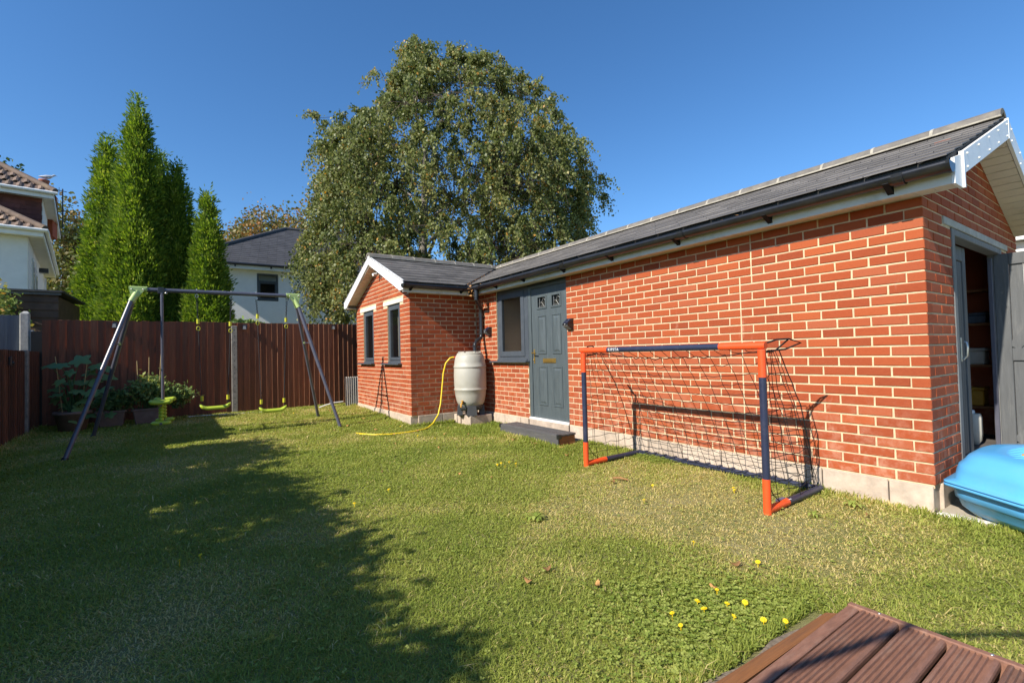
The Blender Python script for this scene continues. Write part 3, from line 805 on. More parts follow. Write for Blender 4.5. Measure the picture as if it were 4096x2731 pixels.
for a, b, c, d in holes:
    mb = MB()
    for q in ((a - .022, a + .004, c - .022, d + .022), (b - .004, b + .022, c - .022, d + .022), (a + .004, b - .004, c - .022, c + .004), (a + .004, b - .004, d - .004, d + .022)): mb.bbox(q[0], q[1], .016, .032, q[2], q[3], .003)
    mb.build('glazing_bead', M['door_paint'], leaf)
    pn = MB().box(a - .002, b + .002, .046, .052, c - .002, d + .002).build('door_pane', M['glass'], leaf)
    L = MB(); w_, h_ = b - a, d - c
    for p, q in (((.14, 0), (.14, 1)), ((0, .12), (1, .12)), ((.14, .52), (.40, .52)), ((.40, .52), (.72, .12)), ((.62, .92), (.95, .55)), ((.40, .52), (.62, .92)), ((.72, .12), (.72, 0)), ((.95, .55), (1, .55))):
        L.tube([(a + w_ * p[0], .043, c + h_ * p[1]), (a + w_ * q[0], .043, c + h_ * q[1])], .0023, 5)
    L.build('leading', M['leaded'], leaf)
    MB().box(a - .02, b + .02, .09, .095, c - .02, d + .02).build('door_pane_backing', M['room_dark'], leaf)
mb = MB(); mb.bbox(-4.372, -4.080, .018, .03, .836, .902, .004); mb.bbox(-4.340, -4.112, .012, .02, .850, .888, .003); mb.build('letter_plate', M['brass'], leaf)
mb = MB(); mb.bbox(-4.596, -4.566, .019, .03, .826, 1.038, .005); mb.tube([(-4.581, .022, .985), (-4.581, -.028, .985), (-4.57, -.034, .985), (-4.47, -.034, .980)], .009, 8); mb.ball((-4.581, .014, .88), .011); mb.build('lever_handle', M['brass'], leaf)
MB().box(-5.60, -3.75, .75, .76, -.02, 2.02).build('hall_partition', M['room_dark'], bld)

# garage door: timber frame, closed boarded leaf, open ledged leaf
gf = MB(); F = lambda u, d, z: W_gable.P(u, d, z)
def gbox(mb, u0, u1, d0, d1, z0, z1, bev=.004):
    t = MB(); t.bbox(u0, u1, d0, d1, z0, z1, bev); mb.add([W_gable.P(*v) for v in t.v], t.f); return mb
gbox(gf, .664, .738, -.004, .09, -.16, 1.885); gbox(gf, 2.238, 2.310, -.004, .09, -.16, 1.885); gbox(gf, .739, 2.237, -.003, .09, 1.832, 1.884)
gfo = gf.build('garage_door_frame', M['grey_wood'], bld)
MB().box(-.30, -.02, .70, 2.28, -.18, -.10).build('garage_threshold', M['concrete'], bld)
gl = MB(); d0, d1 = .095, .135
gbox(gl, .742, .82, d0, d1, -.10, 1.825); gbox(gl, 1.40, 1.492, d0, d1, -.10, 1.825); gbox(gl, .821, 1.399, d0, d1, 1.70, 1.825); gbox(gl, .821, 1.399, d0, d1, -.10, .02)
glo = gl.build('garage_door', M['grey_paint'], bld)
k = 9
for i in range(k):
    a = .822 + (.576) * i / k; mb = MB(); gbox(mb, a + .002, a + .576 / k - .002, d0 + .010, d1 - .008, .022, 1.698, .003); mb.build('door_board', M['grey_paint'], glo)
mb = MB(); P = lambda u, d, z: W_gable.P(u, d, z)
mb.tube([P(1.262, .08, .99), P(1.262, .066, .985), P(1.262, .060, .94), P(1.262, .066, .87), P(1.262, .09, .84)], .009, 8); gbox(mb, 1.248, 1.276, .095, .106, .82, 1.03); mb.build('pull_handle', M['steel'], glo)
# the open leaf stands out from the hinge jamb, its inner face towards the lawn
og = MB(); X0, X1, YF = -.045, .74, 2.232
og.bbox(X0, X0 + .10, YF, YF + .04, -.10, 1.83, .004); og.bbox(X1 - .10, X1, YF, YF + .04, -.10, 1.83, .004)
og.bbox(X0 + .10, X1 - .10, YF, YF + .04, 1.72, 1.83, .004); og.bbox(X0 + .10, X1 - .10, YF, YF + .04, .80, .92, .004); og.bbox(X0 + .10, X1 - .10, YF, YF + .04, -.10, .02, .004)
ogo = og.build('open_garage_door', M['grey_paint'], bld)
for i in range(6):
    a = X0 + .101 + .568 * i / 6; MB().bbox(a + .002, a + .0925, YF + .018, YF + .036, .0, 1.75, .003).build('door_board', M['grey_paint'], ogo)
for (a, c), (b, d) in (((X0 + .11, .93), (X1 - .11, 1.70)), ((X0 + .11, .03), (X1 - .11, .78))):
    t = Vector((b - a, 0, d - c)).normalized(); s = Vector((-t.z, 0, t.x)) * .045
    MB().prism([Vector((a, YF + .004, c)) - s, Vector((b, YF + .004, d)) - s, Vector((b, YF + .004, d)) + s, Vector((a, YF + .004, c)) + s], (0, .014, 0)).build('brace', M['grey_paint'], ogo)
MB().bbox(-.082, -.050, 2.20, 2.236, -.05, 1.80, .003).build('edge_strip', M['swing_steel'], ogo)

# things kept in the garage, seen through the gap
gs = thing('storage_shelf', 'dark wooden storage shelves in the shadow inside the open garage door', 'shelf', (-.9, 2.78, -.02))
for z in (.28, .72, 1.16, 1.52): MB().box(-1.7, -.115, 2.66, 2.90, z, z + .025).build('shelf_board', M['plank'], gs)
for x in (-1.7, -.16): MB().box(x, x + .04, 2.63, 2.659, -.02, 1.7).build('upright', M['plank'], gs)
for nm, lb, c, b, mt in (('tool_case', 'blue-grey plastic case on the upper garage shelf', 'case', (-.62, -.20, 2.69, 2.88, 1.186, 1.30), 'fence_blue'),
                         ('storage_box', 'pale lidded box on the middle shelf inside the garage', 'box', (-.60, -.22, 2.69, 2.88, .746, .92), 'lintel_white'),
                         ('paint_tub', 'brown tub on the lowest shelf inside the garage', 'tub', (-.50, -.24, 2.69, 2.88, .306, .50), 'tap')):
    mb = MB(); x0_, x1_, y0_, y1_, z0_, z1_ = b; mb.bbox(x0_, x1_, y0_, y1_, z0_, z1_ - .03, .012)
    o = mb.build(nm, M[mt]); MB().bbox(x0_ - .01, x1_ + .01, y0_ - .01, y1_ + .01, z1_ - .028, z1_, .008).build('lid', M[mt], o); tag(o, lb, c)
wc = MB(); wc.loft([[(-.22 + sx * q * .6, 2.12 + sy * q * .6, z * .75) for sx, sy in ((-.10, -.07), (.10, -.07), (.10, .07), (-.10, .07))] for q, z in ((.55, -.02), (.9, .03), (1.0, .12), (1.0, .33), (.85, .38))], True, True)
o = wc.build('plastic_container', M['butt']); tag(o, 'pale plastic container on the floor just inside the garage doorway', 'container')
MB().tube([(-.22, 2.09, .27), (-.22, 2.095, .31), (-.22, 2.145, .31), (-.22, 2.15, .27)], .010, 6).build('handle', M['upvc'], o)

# ------------------------------------------------------------------ fittings on the walls
def wall_lamp(x, z, label):
    t = thing('solar_wall_light', label, 'wall light', (x, 0, z), 'solar wall lights either side of the front door')
    mb = MB(); mb.prism([(x - .055, -.002, z - .072), (x - .055, -.030, z - .072), (x - .055, -.105, z - .012), (x - .055, -.105, z + .004), (x - .055, -.022, z + .075), (x - .055, -.002, z + .075)], (.11, 0, 0)); mb.build('housing', M['lamp_black'], t)
    MB().prism([(x - .047, -.029, z + .0715), (x + .047, -.029, z + .0715), (x + .047, -.1, z + .011), (x - .047, -.1, z + .011)], (0, -.003, .0035)).build('solar_panel', M['solar'], t)
    MB().prism([(x - .045, -.036, z - .0695), (x + .045, -.036, z - .0695), (x + .045, -.098, z - .020), (x - .045, -.098, z - .020)], (0, -.003, -.004)).build('led_lens', M['lens'], t)
    MB().ball((x, -.106, z - .004), .012, 10, 6).build('motion_sensor', M['lens'], t)
wall_lamp(-3.715, 1.362, 'black wedge-shaped solar light on the bricks right of the front door')
wall_lamp(-5.79, 1.372, 'black wedge-shaped solar light on the narrow brick pier beside the downpipe')
t = thing('security_camera', 'small dark camera with a looped cable under the peak of the wing gable', 'camera', (-7.70, YA, 2.55))
MB().tube([(-7.70, YA - .002, 2.585), (-7.70, YA - .05, 2.57)], .018, 8).build('bracket', M['lamp_black'], t)
MB().tube([(-7.72, YA - .03, 2.56), (-7.70, YA - .13, 2.535)], .028, 10).build('body', M['upvc'], t)
MB().tube([(-7.66, YA - .006, 2.60), (-7.62, YA - .012, 2.47), (-7.60, YA - .012, 2.445), (-7.57, YA - .012, 2.47), (-7.55, YA - .006, 2.56)], .006, 5).build('cable', M['lamp_black'], t)

# ------------------------------------------------------------------ water butt, its blocks, hose
BC = (-5.905, -.345)
for nm, x0_, x1_, y0_, y1_, z1_, lb in (('concrete_block', -6.225, -6.004, -.50, -.06, -.028, 'concrete block under the water butt, the one against the wing wall'), ('concrete_block', -5.998, -5.700, -.475, -.06, -.024, 'broad concrete block under the water butt, the one nearer the front door')):
    mb = MB(); mb.bbox(x0_, x1_, y0_, y1_, -.24, z1_, .006); tag(mb.build(nm, M['plinth']), lb, 'block', 'concrete blocks under the water butt')
wb = thing('water_butt', 'stone-coloured plastic water butt on a dark stand in the corner by the downpipe', 'water butt', (BC[0], BC[1], -.022))
st = MB()
for k in range(4):
    a = math.pi / 4 + k * math.pi / 2 + .35; c, s_ = math.cos(a), math.sin(a); u = Vector((c, s_, 0)); v = Vector((-s_, c, 0)); o = Vector((BC[0], BC[1], 0))
    st.loft([[tuple(o + u * (r0 + p) + v * q + Vector((0, 0, z))) for p, q in ((-.04, -wd), (.045, -wd), (.045, wd), (-.04, wd))] for z, r0, wd in ((-.020, .185, .085), (.135, .175, .07))], smooth=False)
st.lathe([(.05, .06), (.19, .06), (.215, .128), (.215, .140), (.05, .140)], (BC[0], BC[1], 0), 28)
st.build('stand', M['butt_stand'], wb)
prof = [(.001, .138), (.190, .138), (.212, .150), (.236, .215), (.256, .31), (.264, .385), (.272, .392), (.275, .404), (.275, .416), (.268, .424), (.266, .436), (.270, .46), (.272, .60), (.270, .745), (.266, .755), (.268, .765), (.275, .772), (.275, .786), (.272, .797), (.264, .804), (.258, .87), (.246, .935), (.232, .968), (.222, .984), (.212, .988), (.05, .989)]
MB().lathe(prof, (BC[0], BC[1], 0), 48).build('barrel', M['butt'], wb)
ld = MB().lathe([(.214, .984), (.216, 1.002), (.206, 1.014), (.16, 1.018), (.15, 1.030), (.145, 1.036), (.001, 1.038)], (BC[0], BC[1], 0), 36)
for k in range(6):
    a = k * math.pi / 3; ld.bbox(-.022, .022, -.012, .012, 0, .02, .004)
    for i in range(len(ld.v) - 24, len(ld.v)):
        v = Vector(ld.v[i]); ld.v[i] = (BC[0] + math.cos(a) * (.17 + v.x) - math.sin(a) * v.y, BC[1] + math.sin(a) * (.17 + v.x) + math.cos(a) * v.y, 1.016 + v.z)
ld.build('lid', M['butt'], wb)
d = Vector((.50, -.87, 0)).normalized(); tp = Vector((BC[0], BC[1], .195)) + d * .228
tb = MB().tube([tp - d * .01, tp + d * .05, tp + d * .075 + Vector((0, 0, -.015)), tp + d * .08 + Vector((0, 0, -.065))], .013, 8).tube([tp + d * .045, tp + d * .045 + Vector((0, 0, .035))], .008, 6).tube([tp + d * .045 + Vector((-.02, -.01, .036)), tp + d * .045 + Vector((.02, .01, .036))], .008, 6)
tb.build('tap', M['tap'], wb)
MB().tube([tp + d * .002, tp + d * .02], .028, 12).build('tap_collar', M['lamp_black'], wb)
hs = MB().tube([(-6.040, -.560, .945), (-6.05, -.60, .948), (-6.06, -.64, .932), (-6.10, -.70, .850), (-6.115, -.74, .690), (-6.10, -.78, .42), (-6.075, -.82, .19), (-6.05, -.88, .01), (-6.0, -1.0, -.115), (-5.93, -1.12, -.162), (-5.865, -1.22, -.172), (-5.80, -1.40, -.174), (-5.78, -1.60, -.172), (-5.79, -1.80, -.172), (-5.90, -1.99, -.170), (-6.12, -2.13, -.168), (-6.25, -2.16, -.172)], .0115, 8).build('garden_hose', M['hose'])
tag(hs, 'yellow garden hose looping from the water butt down onto the lawn', 'hose')
MB().tube([(-6.020, -.530, .943), (-6.042, -.566, .946)], .019, 10).build('hose_connector', M['red'], hs)

# door step of grey composite boards
sp = thing('door_step', 'low dark grey composite step on the grass below the front door', 'step', (-4.15, -.28, -.20))
for i in range(2): MB().bbox(-4.82, -3.50, -.428 + i * .138, -.292 + i * .138 - .003, -.074, -.050, .004).build('tread_board', M['deckgrey'], sp)
MB().bbox(-4.84, -3.51, -.452, -.430, -.21, -.056, .004).build('front_board', M['deckgrey'], sp)
for x in (-4.86, -3.535): MB().bbox(x, x + .04, -.456, -.40, -.105, -.046, .004).build('corner_trim', M['lamp_black'], sp)
MB().bbox(-3.545, -3.515, -.425, -.16, -.21, -.078, .004).build('end_board', M['plank'], sp)
MB().bbox(-4.84, -4.81, -.425, -.16, -.21, -.078, .004).build('end_board', M['plank'], sp)

# ------------------------------------------------------------------ football goal
gx0, gx1, gy, gz0, gz1 = -2.548, -.703, -.878, -.19, 1.000
goal = thing('football_goal', 'orange and navy football goal with black net in front of the brick wall', 'goal', (-1.62, -.5, gz0))
TR = .0255
def post(x):
    p = MB().tube([(x, gy, gz0 + .05), (x, gy, .78)], TR, 14).build('goal_post', M['navy'], goal)
    MB().tube([(x, gy, .775), (x, gy, gz1 - .03)], TR + .0015, 14).build('corner_sleeve', M['orange'], p)
    MB().tube([(x, gy, gz0 - .01), (x, gy, .056)], TR + .0015, 14).build('foot_sleeve', M['orange'], p)
    return p
post(gx0); post(gx1)
cb = MB().tube([(gx0 + .34, gy, gz1), (gx1 - .31, gy, gz1)], TR, 14).build('crossbar', M['navy'], goal)
for a, b in ((gx0 - .0, gx0 + .35), (gx1, gx1 - .32)):
    s = 1 if b > a else -1
    MB().tube([(a - s * .03, gy, gz1), (b, gy, gz1)], TR + .0015, 14).build('corner_sleeve', M['orange'], cb)
fc = bpy.data.curves.new('lettering', 'FONT'); fc.body = 'KIPSTA'; fc.size = .036; fc.extrude = .0008; fc.space_character = 1.25; fc.align_x = 'LEFT'; fc.align_y = 'CENTER'
tmp = bpy.data.objects.new('lettering', fc); COL.objects.link(tmp); bpy.context.view_layer.update()
me = bpy.data.meshes.new_from_object(tmp); bpy.data.objects.remove(tmp); me.materials.clear(); me.materials.append(M['white_print'])
lt = bpy.data.objects.new('lettering', me); COL.objects.link(lt); lt.parent = cb
lt.matrix_local = Matrix.Translation(Vector((gx0 + .375, gy - TR - .0009, gz1 + .001)) - worldloc(cb)) @ Matrix.Rotation(R(90), 4, 'X')
yb = -.075; zg = gz0 + .03
bb = MB().tube([(gx0, yb, zg), (gx1, yb, zg)], .026, 12).build('base_bar', M['navy'], goal)
for x in (gx0, gx1):
    sb = MB().tube([(x, gy + .27, zg), (x, yb - .0, zg), (x, yb + .03, zg)], .0265, 12).build('base_bar', M['navy'], goal)
    MB().tube([(x, gy, zg - .004), (x, gy + .28, zg)], .028, 12).build('base_sleeve', M['orange'], sb)
for i in range(14):
    x = gx0 + .1 + i * (gx1 - gx0 - .2) / 13; MB().bbox(x - .015, x + .015, yb - .032, yb + .030, zg + .012, zg + .034, .004).build('net_clip', M['navy'], bb)
for s, x in ((1, gx1), (-1, gx0)):
    hp = MB().tube([(x, gy + .02, gz1 + .01), (x + .05 * s, gy + .12, gz1 + .042), (x + .085 * s, gy + .22, gz1 + .045), (x + .13 * s, gy + .30, gz1 + .015), (x + .05 * s, gy + .235, gz1 - .03), (x + .0 * s, gy + .20, gz1 - .035), (x - .02 * s, gy + .03, gz1 - .055)], .0065, 6)
    hp.tube([(x + .085 * s, gy + .22, gz1 + .045), (x + .0 * s, gy + .20, gz1 - .035)], .006, 6)
    hp.build('net_hoop', M['net'], goal)
MB().loft([[(-.72 + a * .03, -.62 + b * .05, -.155 + c) for a, b in ((-1, -1), (1, -.7), (1.2, 1), (-.8, .8))] for c in (0, .018)], smooth=False).build('tape', M['white_print'], goal)
net = MB(); rn = random.Random(5); NR = .0027
def strand(a, b, sag, k=6, wob=.006):
    a, b = Vector(a), Vector(b); P = []
    for i in range(k + 1):
        t = i / k; p = a.lerp(b, t) + Vector((rn.uniform(-wob, wob), rn.uniform(-wob, wob), -sag * 4 * t * (1 - t) + rn.uniform(-wob, wob) * .6)) * (1 if 0 < i < k else .2); P.append(p)
    net.tube(P, NR, 4, False); return P
top_y = gy + .235
nx, nzz = 15, 13
def bk(u, v):                                   # back sheet: u along, v from the top rope (0) to the base bar (1)
    x = gx0 + (gx1 - gx0) * u; bow = math.sin(math.pi * u) * (1 - v)
    return Vector((x + (1 - v) * (.5 - u) * .05, top_y + (yb - .03 - top_y) * v - bow * .10 + .05 * math.sin(math.pi * v), gz1 - .03 - bow * .06 + (zg + .02 - gz1 + .03) * v))
for i in range(nx + 1):
    P = [bk(i / nx, j / nzz) + Vector((rn.uniform(-.006, .006), rn.uniform(-.006, .006), rn.uniform(-.004, .004))) for j in range(nzz + 1)]; net.tube(P, NR, 4, False)
    if 0 < i < nx: strand((gx0 + (gx1 - gx0) * i / nx, gy, gz1 - .025), P[0], .012, 3)
for j in range(nzz + 1):
    P = [bk(i / (2 * nx), j / nzz) + Vector((0, rn.uniform(-.004, .004), rn.uniform(-.007, .007) - (.008 if i % 2 else 0))) for i in range(2 * nx + 1)]; net.tube(P, NR * (1.5 if j == 0 else 1), 4, False)
for x in (gx0, gx1):                            # side sheets
    sd = lambda w_, v: Vector((x + .02 * math.sin(6 * w_ + 5 * v) * w_, gy + (bk(0, v).y - gy) * w_, (gz1 - .03) + (zg + .02 - gz1 + .03) * v))
    for k in range(1, 6): net.tube([sd(k / 5, j / nzz) + Vector((rn.uniform(-.008, .008), rn.uniform(-.008, .008), 0)) for j in range(nzz + 1)], NR * (1.7 if k == 5 else 1), 4, False)
    for j in range(nzz): net.tube([sd(k / 10, (j + .2) / nzz) + Vector((rn.uniform(-.006, .006), rn.uniform(-.006, .006), rn.uniform(-.012, .012))) for k in range(11)], NR, 4, False)
    net.tube([(x, gy, .05), (x - .005, gy + .10, -.08), (x + .0, gy + .20, -.155)], .004, 4, False)
net.build('net', M['net'], goal)

# ------------------------------------------------------------------ swing set
BX, BZ = -7.42, 2.030
y0s, y1s = -4.875, -2.800
sw = thing('swing_set', 'grey tubular swing frame with pale green corner brackets standing on the lawn', 'swing frame', (BX, -3.85, -.14))
MB().tube([(BX, y0s + .10, BZ), (BX, -3.86, BZ)], .030, 14).tube([(BX, -3.90, BZ), (BX, y1s - .10, BZ)], .030, 14).tube([(BX, -3.98, BZ), (BX, -3.78, BZ)], .0335, 14).build('top_beam', M['swing_steel'], sw)
for (yt, feet, nm) in ((y0s, ((-6.66, -5.492, -.145), (-8.40, -5.462, -.105)), 0), (y1s, ((-6.90, -2.230, -.145), (-8.36, -2.264, -.108)), 1)):
    s = 1 if nm == 0 else -1
    br = MB(); T = Vector((BX, yt, BZ))
    br.tube([T + Vector((0, -s * .075, .006)), T + Vector((0, s * .13, .006))], .036, 12)
    for f in feet:
        dirn = (Vector(f) - T).normalized(); br.tube([T + Vector((0, s * .03, 0)), T + dirn * .20], .036, 12)
    br.prism([T + Vector((.012, -s * .08, .03)), T + Vector((.012, s * .13, .03)), T + Vector((.012, s * .02, -.12)), T + Vector((.012, -s * .05, -.13))], (.03, 0, 0))
    bo = br.build('corner_bracket', M['lime_pale'], sw)
    for a, b in ((-.045, -.005), (.085, -.005), (-.03, -.14)): MB().ball((BX + .046, yt + s * a, BZ + b), .011, 8, 5).build('bolt', M['steel'], bo)
    legs = []
    for f in feet:
        f = Vector(f); dirn = (f - T).normalized(); a = T + dirn * .17; m_ = T.lerp(f, .55)
        lg = MB().tube([a, m_], .029, 14).tube([m_ - dirn * .06, f], .026, 14).build('leg', M['swing_steel'], sw); legs.append(f)
        MB().tube([f - dirn * .012, f + dirn * .02], .036, 10).build('foot_cap', M['lamp_black'], lg)
    a, b = T.lerp(legs[0], .36), T.lerp(legs[1], .36)
    MB().tube([a, a.lerp(b, .12)], .016, 8).tube([b, b.lerp(a, .12)], .016, 8).build('spacer', M['lime_pale'], sw)
    MB().tube([a.lerp(b, .11), b.lerp(a, .11)], .010, 8).build('cross_bar', M['swing_steel'], sw)

def rope(mb, a, b, r=.0065, k=22):
    a, b = Vector(a), Vector(b); P = [a.lerp(b, i / k) + Vector((.0015 * math.sin(i * 2.1), .0025 * math.cos(i * 2.1), 0)) for i in range(k + 1)]
    mb.tube(P, [r * (1.0 if i % 2 else .72) for i in range(k + 1)], 6, False)
def ring(mb, c, r, t, ax=0):
    P = [Vector(c) + Vector((0, r * math.cos(2 * math.pi * k / 16), r * 1.35 * math.sin(2 * math.pi * k / 16))) for k in range(17)]; mb.tube(P, t, 6, False)
def swing(yl, yr, zs, top_l, top_r, label, clip_l, clip_r):
    t = thing('hanging_swing', label, 'swing', (BX, (yl + yr) / 2, zs - .05), 'swings hanging from the frame')
    for yt, yb_, zc in ((top_l, yl, clip_l), (top_r, yr, clip_r)):
        hk = MB(); hk.tube([(BX, yt, BZ + .045), (BX, yt, BZ - .04)], .007, 6); ring(hk, (BX, yt, BZ - .062), .018, .005); hk.build('hanger', M['steel'], t)
        rp = MB(); zm = zc
        for o_ in (-.008, .008): rope(rp, (BX, yt + o_, BZ - .085), (BX, yt + (yb_ - yt) * .25 + o_ * .3, zm + .03), .005, 16)
        rope(rp, (BX, yt + (yb_ - yt) * .27, zm - .075), (BX, yb_, zs + .09), .0065, 44)
        rope(rp, (BX, yb_, zs + .10), (BX, yb_, zs - .02), .006, 8); rp.build('rope', M['rope'], t)
        yc = yt + (yb_ - yt) * .26
        MB().tube([(BX, yc, zm + .035), (BX, yc, zm - .035)], .021, 10).build('clip', M['yellow_clip'], t)
        rg = MB(); ring(rg, (BX, yc + .003, zm - .105), .022, .006); rg.build('ring', M['yellow_clip'], t)
        MB().tube([(BX, yb_, zs + .135), (BX, yb_, zs + .065)], .021, 10).build('clip', M['yellow_clip'], t)
    rings = []; L = yr - yl + .07
    for i in range(17):
        q = i / 16; y = yl - .035 + L * q; e = abs(2 * q - 1)
        z = zs - .048 + .052 * max(0, (e - .52) / .48) ** 1.5; hw = .072 * (1 - max(0, (e - .86) / .14) ** 2 * .6); th = .026 * (1 - max(0, (e - .9) / .1) ** 2 * .5)
        rings.append([(BX + a * hw, y, z + b * th) for a, b in ((-1, -.2), (-.85, .75), (-.4, 1), (.4, 1), (.85, .75), (1, -.2), (.8, -1), (-.8, -1))])
    MB().loft(rings).build('seat', M['lime'], t)
swing(-4.105, -3.770, .325, -4.160, -3.715, 'lime green swing seat on black ropes in the middle of the frame', 1.585, 1.555)
swing(-3.315, -2.985, .215, -3.370, -2.925, 'lime green swing seat hanging lowest, nearest the brick building', 1.68, 1.63)
gl = thing('glider_swing', 'lime green two-seat glider on grey rods at the planter end of the frame', 'glider swing', (BX, -4.595, .12))
Y = -4.59
MB().bbox(BX - .045, BX + .045, Y - .038, Y + .038, BZ - .055, BZ + .040, .006).build('hanger_clamp', M['lamp_black'], gl)
MB().ball((BX + .05, Y + .06, BZ - .045), .016, 8, 5).build('wing_nut', M['steel'], gl)
for dx in (.030, -.030):
    MB().tube([(BX + dx, Y + .01, BZ - .04), (BX + dx * 1.6, Y + .012, .97)], .0185, 12).tube([(BX + dx * 1.55, Y + .012, 1.0), (BX + dx * 3.4, Y + .015, .38)], .0165, 12).build('rod', M['swing_steel'], gl)
MB().tube([(BX + .30, Y, .385), (BX - .30, Y + .03, .385)], .016, 10).tube([(BX + .28, Y, .13), (BX - .28, Y + .03, .13)], .016, 10).build('rail', M['swing_steel'], gl)
for dx, dy in ((.24, 0), (-.26, .03)):
    rg = []
    for i in range(13):
        q = i / 12; y = Y + dy - .135 + .27 * q; e = abs(2 * q - 1); r = 1 - max(0, (e - .8) / .2) ** 2 * .55
        rg.append([(BX + dx + a * .11 * r, y, .425 + b * .033 * r + .012 * e) for a, b in ((-1, 0), (-.8, .8), (0, 1), (.8, .8), (1, 0), (.8, -.9), (0, -1), (-.8, -.9))])
    MB().loft(rg).build('seat', M['lime'], gl)
    rg = []
    for i in range(9):
        q = i / 8; y = Y + dy - .115 + .23 * q; e = abs(2 * q - 1); r = 1 - max(0, (e - .8) / .2) ** 2 * .5
        rg.append([(BX + dx * .9 + .045 * r * math.cos(a), y, .135 + .030 * r * math.sin(a)) for a in [2 * math.pi * k / 8 for k in range(8)]])
    MB().loft(rg).build('foot_rest', M['lime'], gl)
    mb = MB()
    for k in range(5): mb.ball((BX + dx * .78, Y + dy * .7, .185 + k * .047), .034, 12, 8, sz=.8)
    mb.build('grip', M['lime'], gl)

# ------------------------------------------------------------------ sandpit, paving, decking
sd = thing('sandpit', 'blue moulded plastic sandpit with its ribbed lid on beside the open garage door', 'sandpit', (.55, .35, -.17))
OUT = [(.035, .010), (.455, -.285), (.90, -.29), (1.12, .02), (1.12, .66), (.86, .95), (.32, .95), (.035, .66)]
def inset(k, f=None):
    c = Vector((.57, .33)); return [(c + (Vector(p) - c) * k) for p in OUT]
def rounded(poly, r=.06, n=5):
    out = []; m = len(poly)
    for i in range(m):
        p, a, b = Vector(poly[i]), Vector(poly[i - 1]), Vector(poly[(i + 1) % m]); u = (a - p).normalized(); v = (b - p).normalized()
        for k in range(n + 1):
            t = k / n; q0 = p + u * r * (1 - t); q1 = p + v * r * t; out.append(p + u * r * (1 - t) ** 2 + v * r * t ** 2)
    return out
def pit_ring(k, z, r=.06, wav=0.0):
    P = rounded(inset(k), r); n = len(P); c = Vector((.57, .33)); o = []
    for i, p in enumerate(P):
        d = p - c; an = math.atan2(d.y, d.x); q = 1 + wav * max(0, math.cos(an * 4 + .35)) ** 4; o.append((c.x + d.x * q, c.y + d.y * q, z))
    return o
hull = MB(); hull.loft([pit_ring(.66, -.168, .05), pit_ring(.78, -.162, .08), pit_ring(.87, -.115, .09), pit_ring(.905, -.06, .09, .015), pit_ring(.925, -.054, .09, .02), pit_ring(.935, .010, .09, .02), pit_ring(.93, .018, .07), pit_ring(1.0, .020, .03), pit_ring(1.0, .034, .03), pit_ring(.93, .036, .05)]); hull.build('tray', M['blue_plastic'], sd)
lid = MB(); lid.loft([pit_ring(.93, .038, .05), pit_ring(.998, .040, .03), pit_ring(.998, .052, .03), pit_ring(.935, .056, .07), pit_ring(.92, .064, .09, .02), pit_ring(.905, .125, .10, .035), pit_ring(.885, .165, .11, .03), pit_ring(.84, .192, .12, .012), pit_ring(.805, .222, .12), pit_ring(.73, .243, .12), pit_ring(.58, .252, .10)]); lo = lid.build('lid', M['blue_plastic'], sd)
for i in range(9):
    q = (i - 4) / 4; y0_, y1_ = .33 + q * .27 - .014, .33 + q * .27 + .014; hx = .33 * math.sqrt(max(.1, 1 - .45 * q * q))
    mb = MB(); rg = []
    for k in range(9):
        t = k / 8; x = .57 - hx + 2 * hx * t; e = 1 - abs(2 * t - 1) ** 6; rg.append([(x, y0_, .236), (x, (y0_ + y1_) / 2 - .006, .238 + .022 * e), (x, (y0_ + y1_) / 2 + .006, .238 + .022 * e), (x, y1_, .236)])
    mb.loft(rg).build('rib', M['blue_plastic'], lo)
MB().lathe([(.001, .045), (.030, .040), (.042, .02), (.045, 0)][::-1], (.425, .165, .222), 16).build('knob', M['orange_plastic'], lo)
for x, y, z in ((.435, -.015, .205), (.80, -.06, .19)): MB().lathe([(.020, 0), (.018, .006), (.001, .008)], (x, y, z), 12).build('rivet', M['upvc'], lo)
pv = thing('paving_strip', 'strip of buff paving slabs with a whitened edge at the garage corner', 'paving', (.6, .6, -.2))
for i in range(5):
    for j in range(5):
        MB().bbox(.004 + i * .45, .446 + i * .45, .03 + j * .45, .472 + j * .45, -.22, -.176 + rnd.uniform(-.002, .002), .004).build('slab', M['paving'], pv)
for i in range(4): MB().bbox(.004 + i * .62, .62 + i * .62, -.022, .028, -.24, -.170 + rnd.uniform(-.004, .004), .006).build('edging', M['kerb'], pv)

DZ, DX0, DY1 = -.085, .196, -1.962
dk = thing('timber_deck', 'red-brown grooved timber deck at the edge of the lawn nearest the camera', 'deck', (1.5, -3.4, -.2))
bp, bw, yb0 = .1385, .1255, -5.6
def deck_board(x):
    pts = [(0, 0)]; g = 6; wv = bw
    pts += [(wv, 0), (wv, .015), (wv - .003, .022), (wv - .010, .026)]
    for i in range(g):
        c = wv - .016 - (wv - .032) * (i + .5) / g; pts += [(c + .0072, .026), (c + .0045, .0185), (c - .0045, .0185), (c - .0072, .026)]
    pts += [(.010, .026), (.003, .022), (0, .015)]
    yy = DY1 - .034 + rnd.uniform(-.006, .004)
    MB().prism([(x + a, yy, DZ - .026 + z) for a, z in pts], (0, yb0 - yy, 0)).build('deck_board', M['deck'], dk)
for i in range(18): deck_board(DX0 + .046 + i * bp)
MB().bbox(DX0, DX0 + .042, yb0, DY1 - .034, DZ - .12, DZ - .002, .003).build('edge_board', M['deck'], dk)
MB().bbox(DX0 - .002, 2.75, DY1 - .030, DY1, DZ - .13, DZ + .003, .004).build('edge_board', M['deck'], dk)
sc = MB()
for x in (.30, .62, .86): sc.lathe([(.006, 0), (.005, .002), (.001, .0025)], (x, DY1 - .014, DZ + .003), 8)
sc.build('screw', M['steel'], dk)
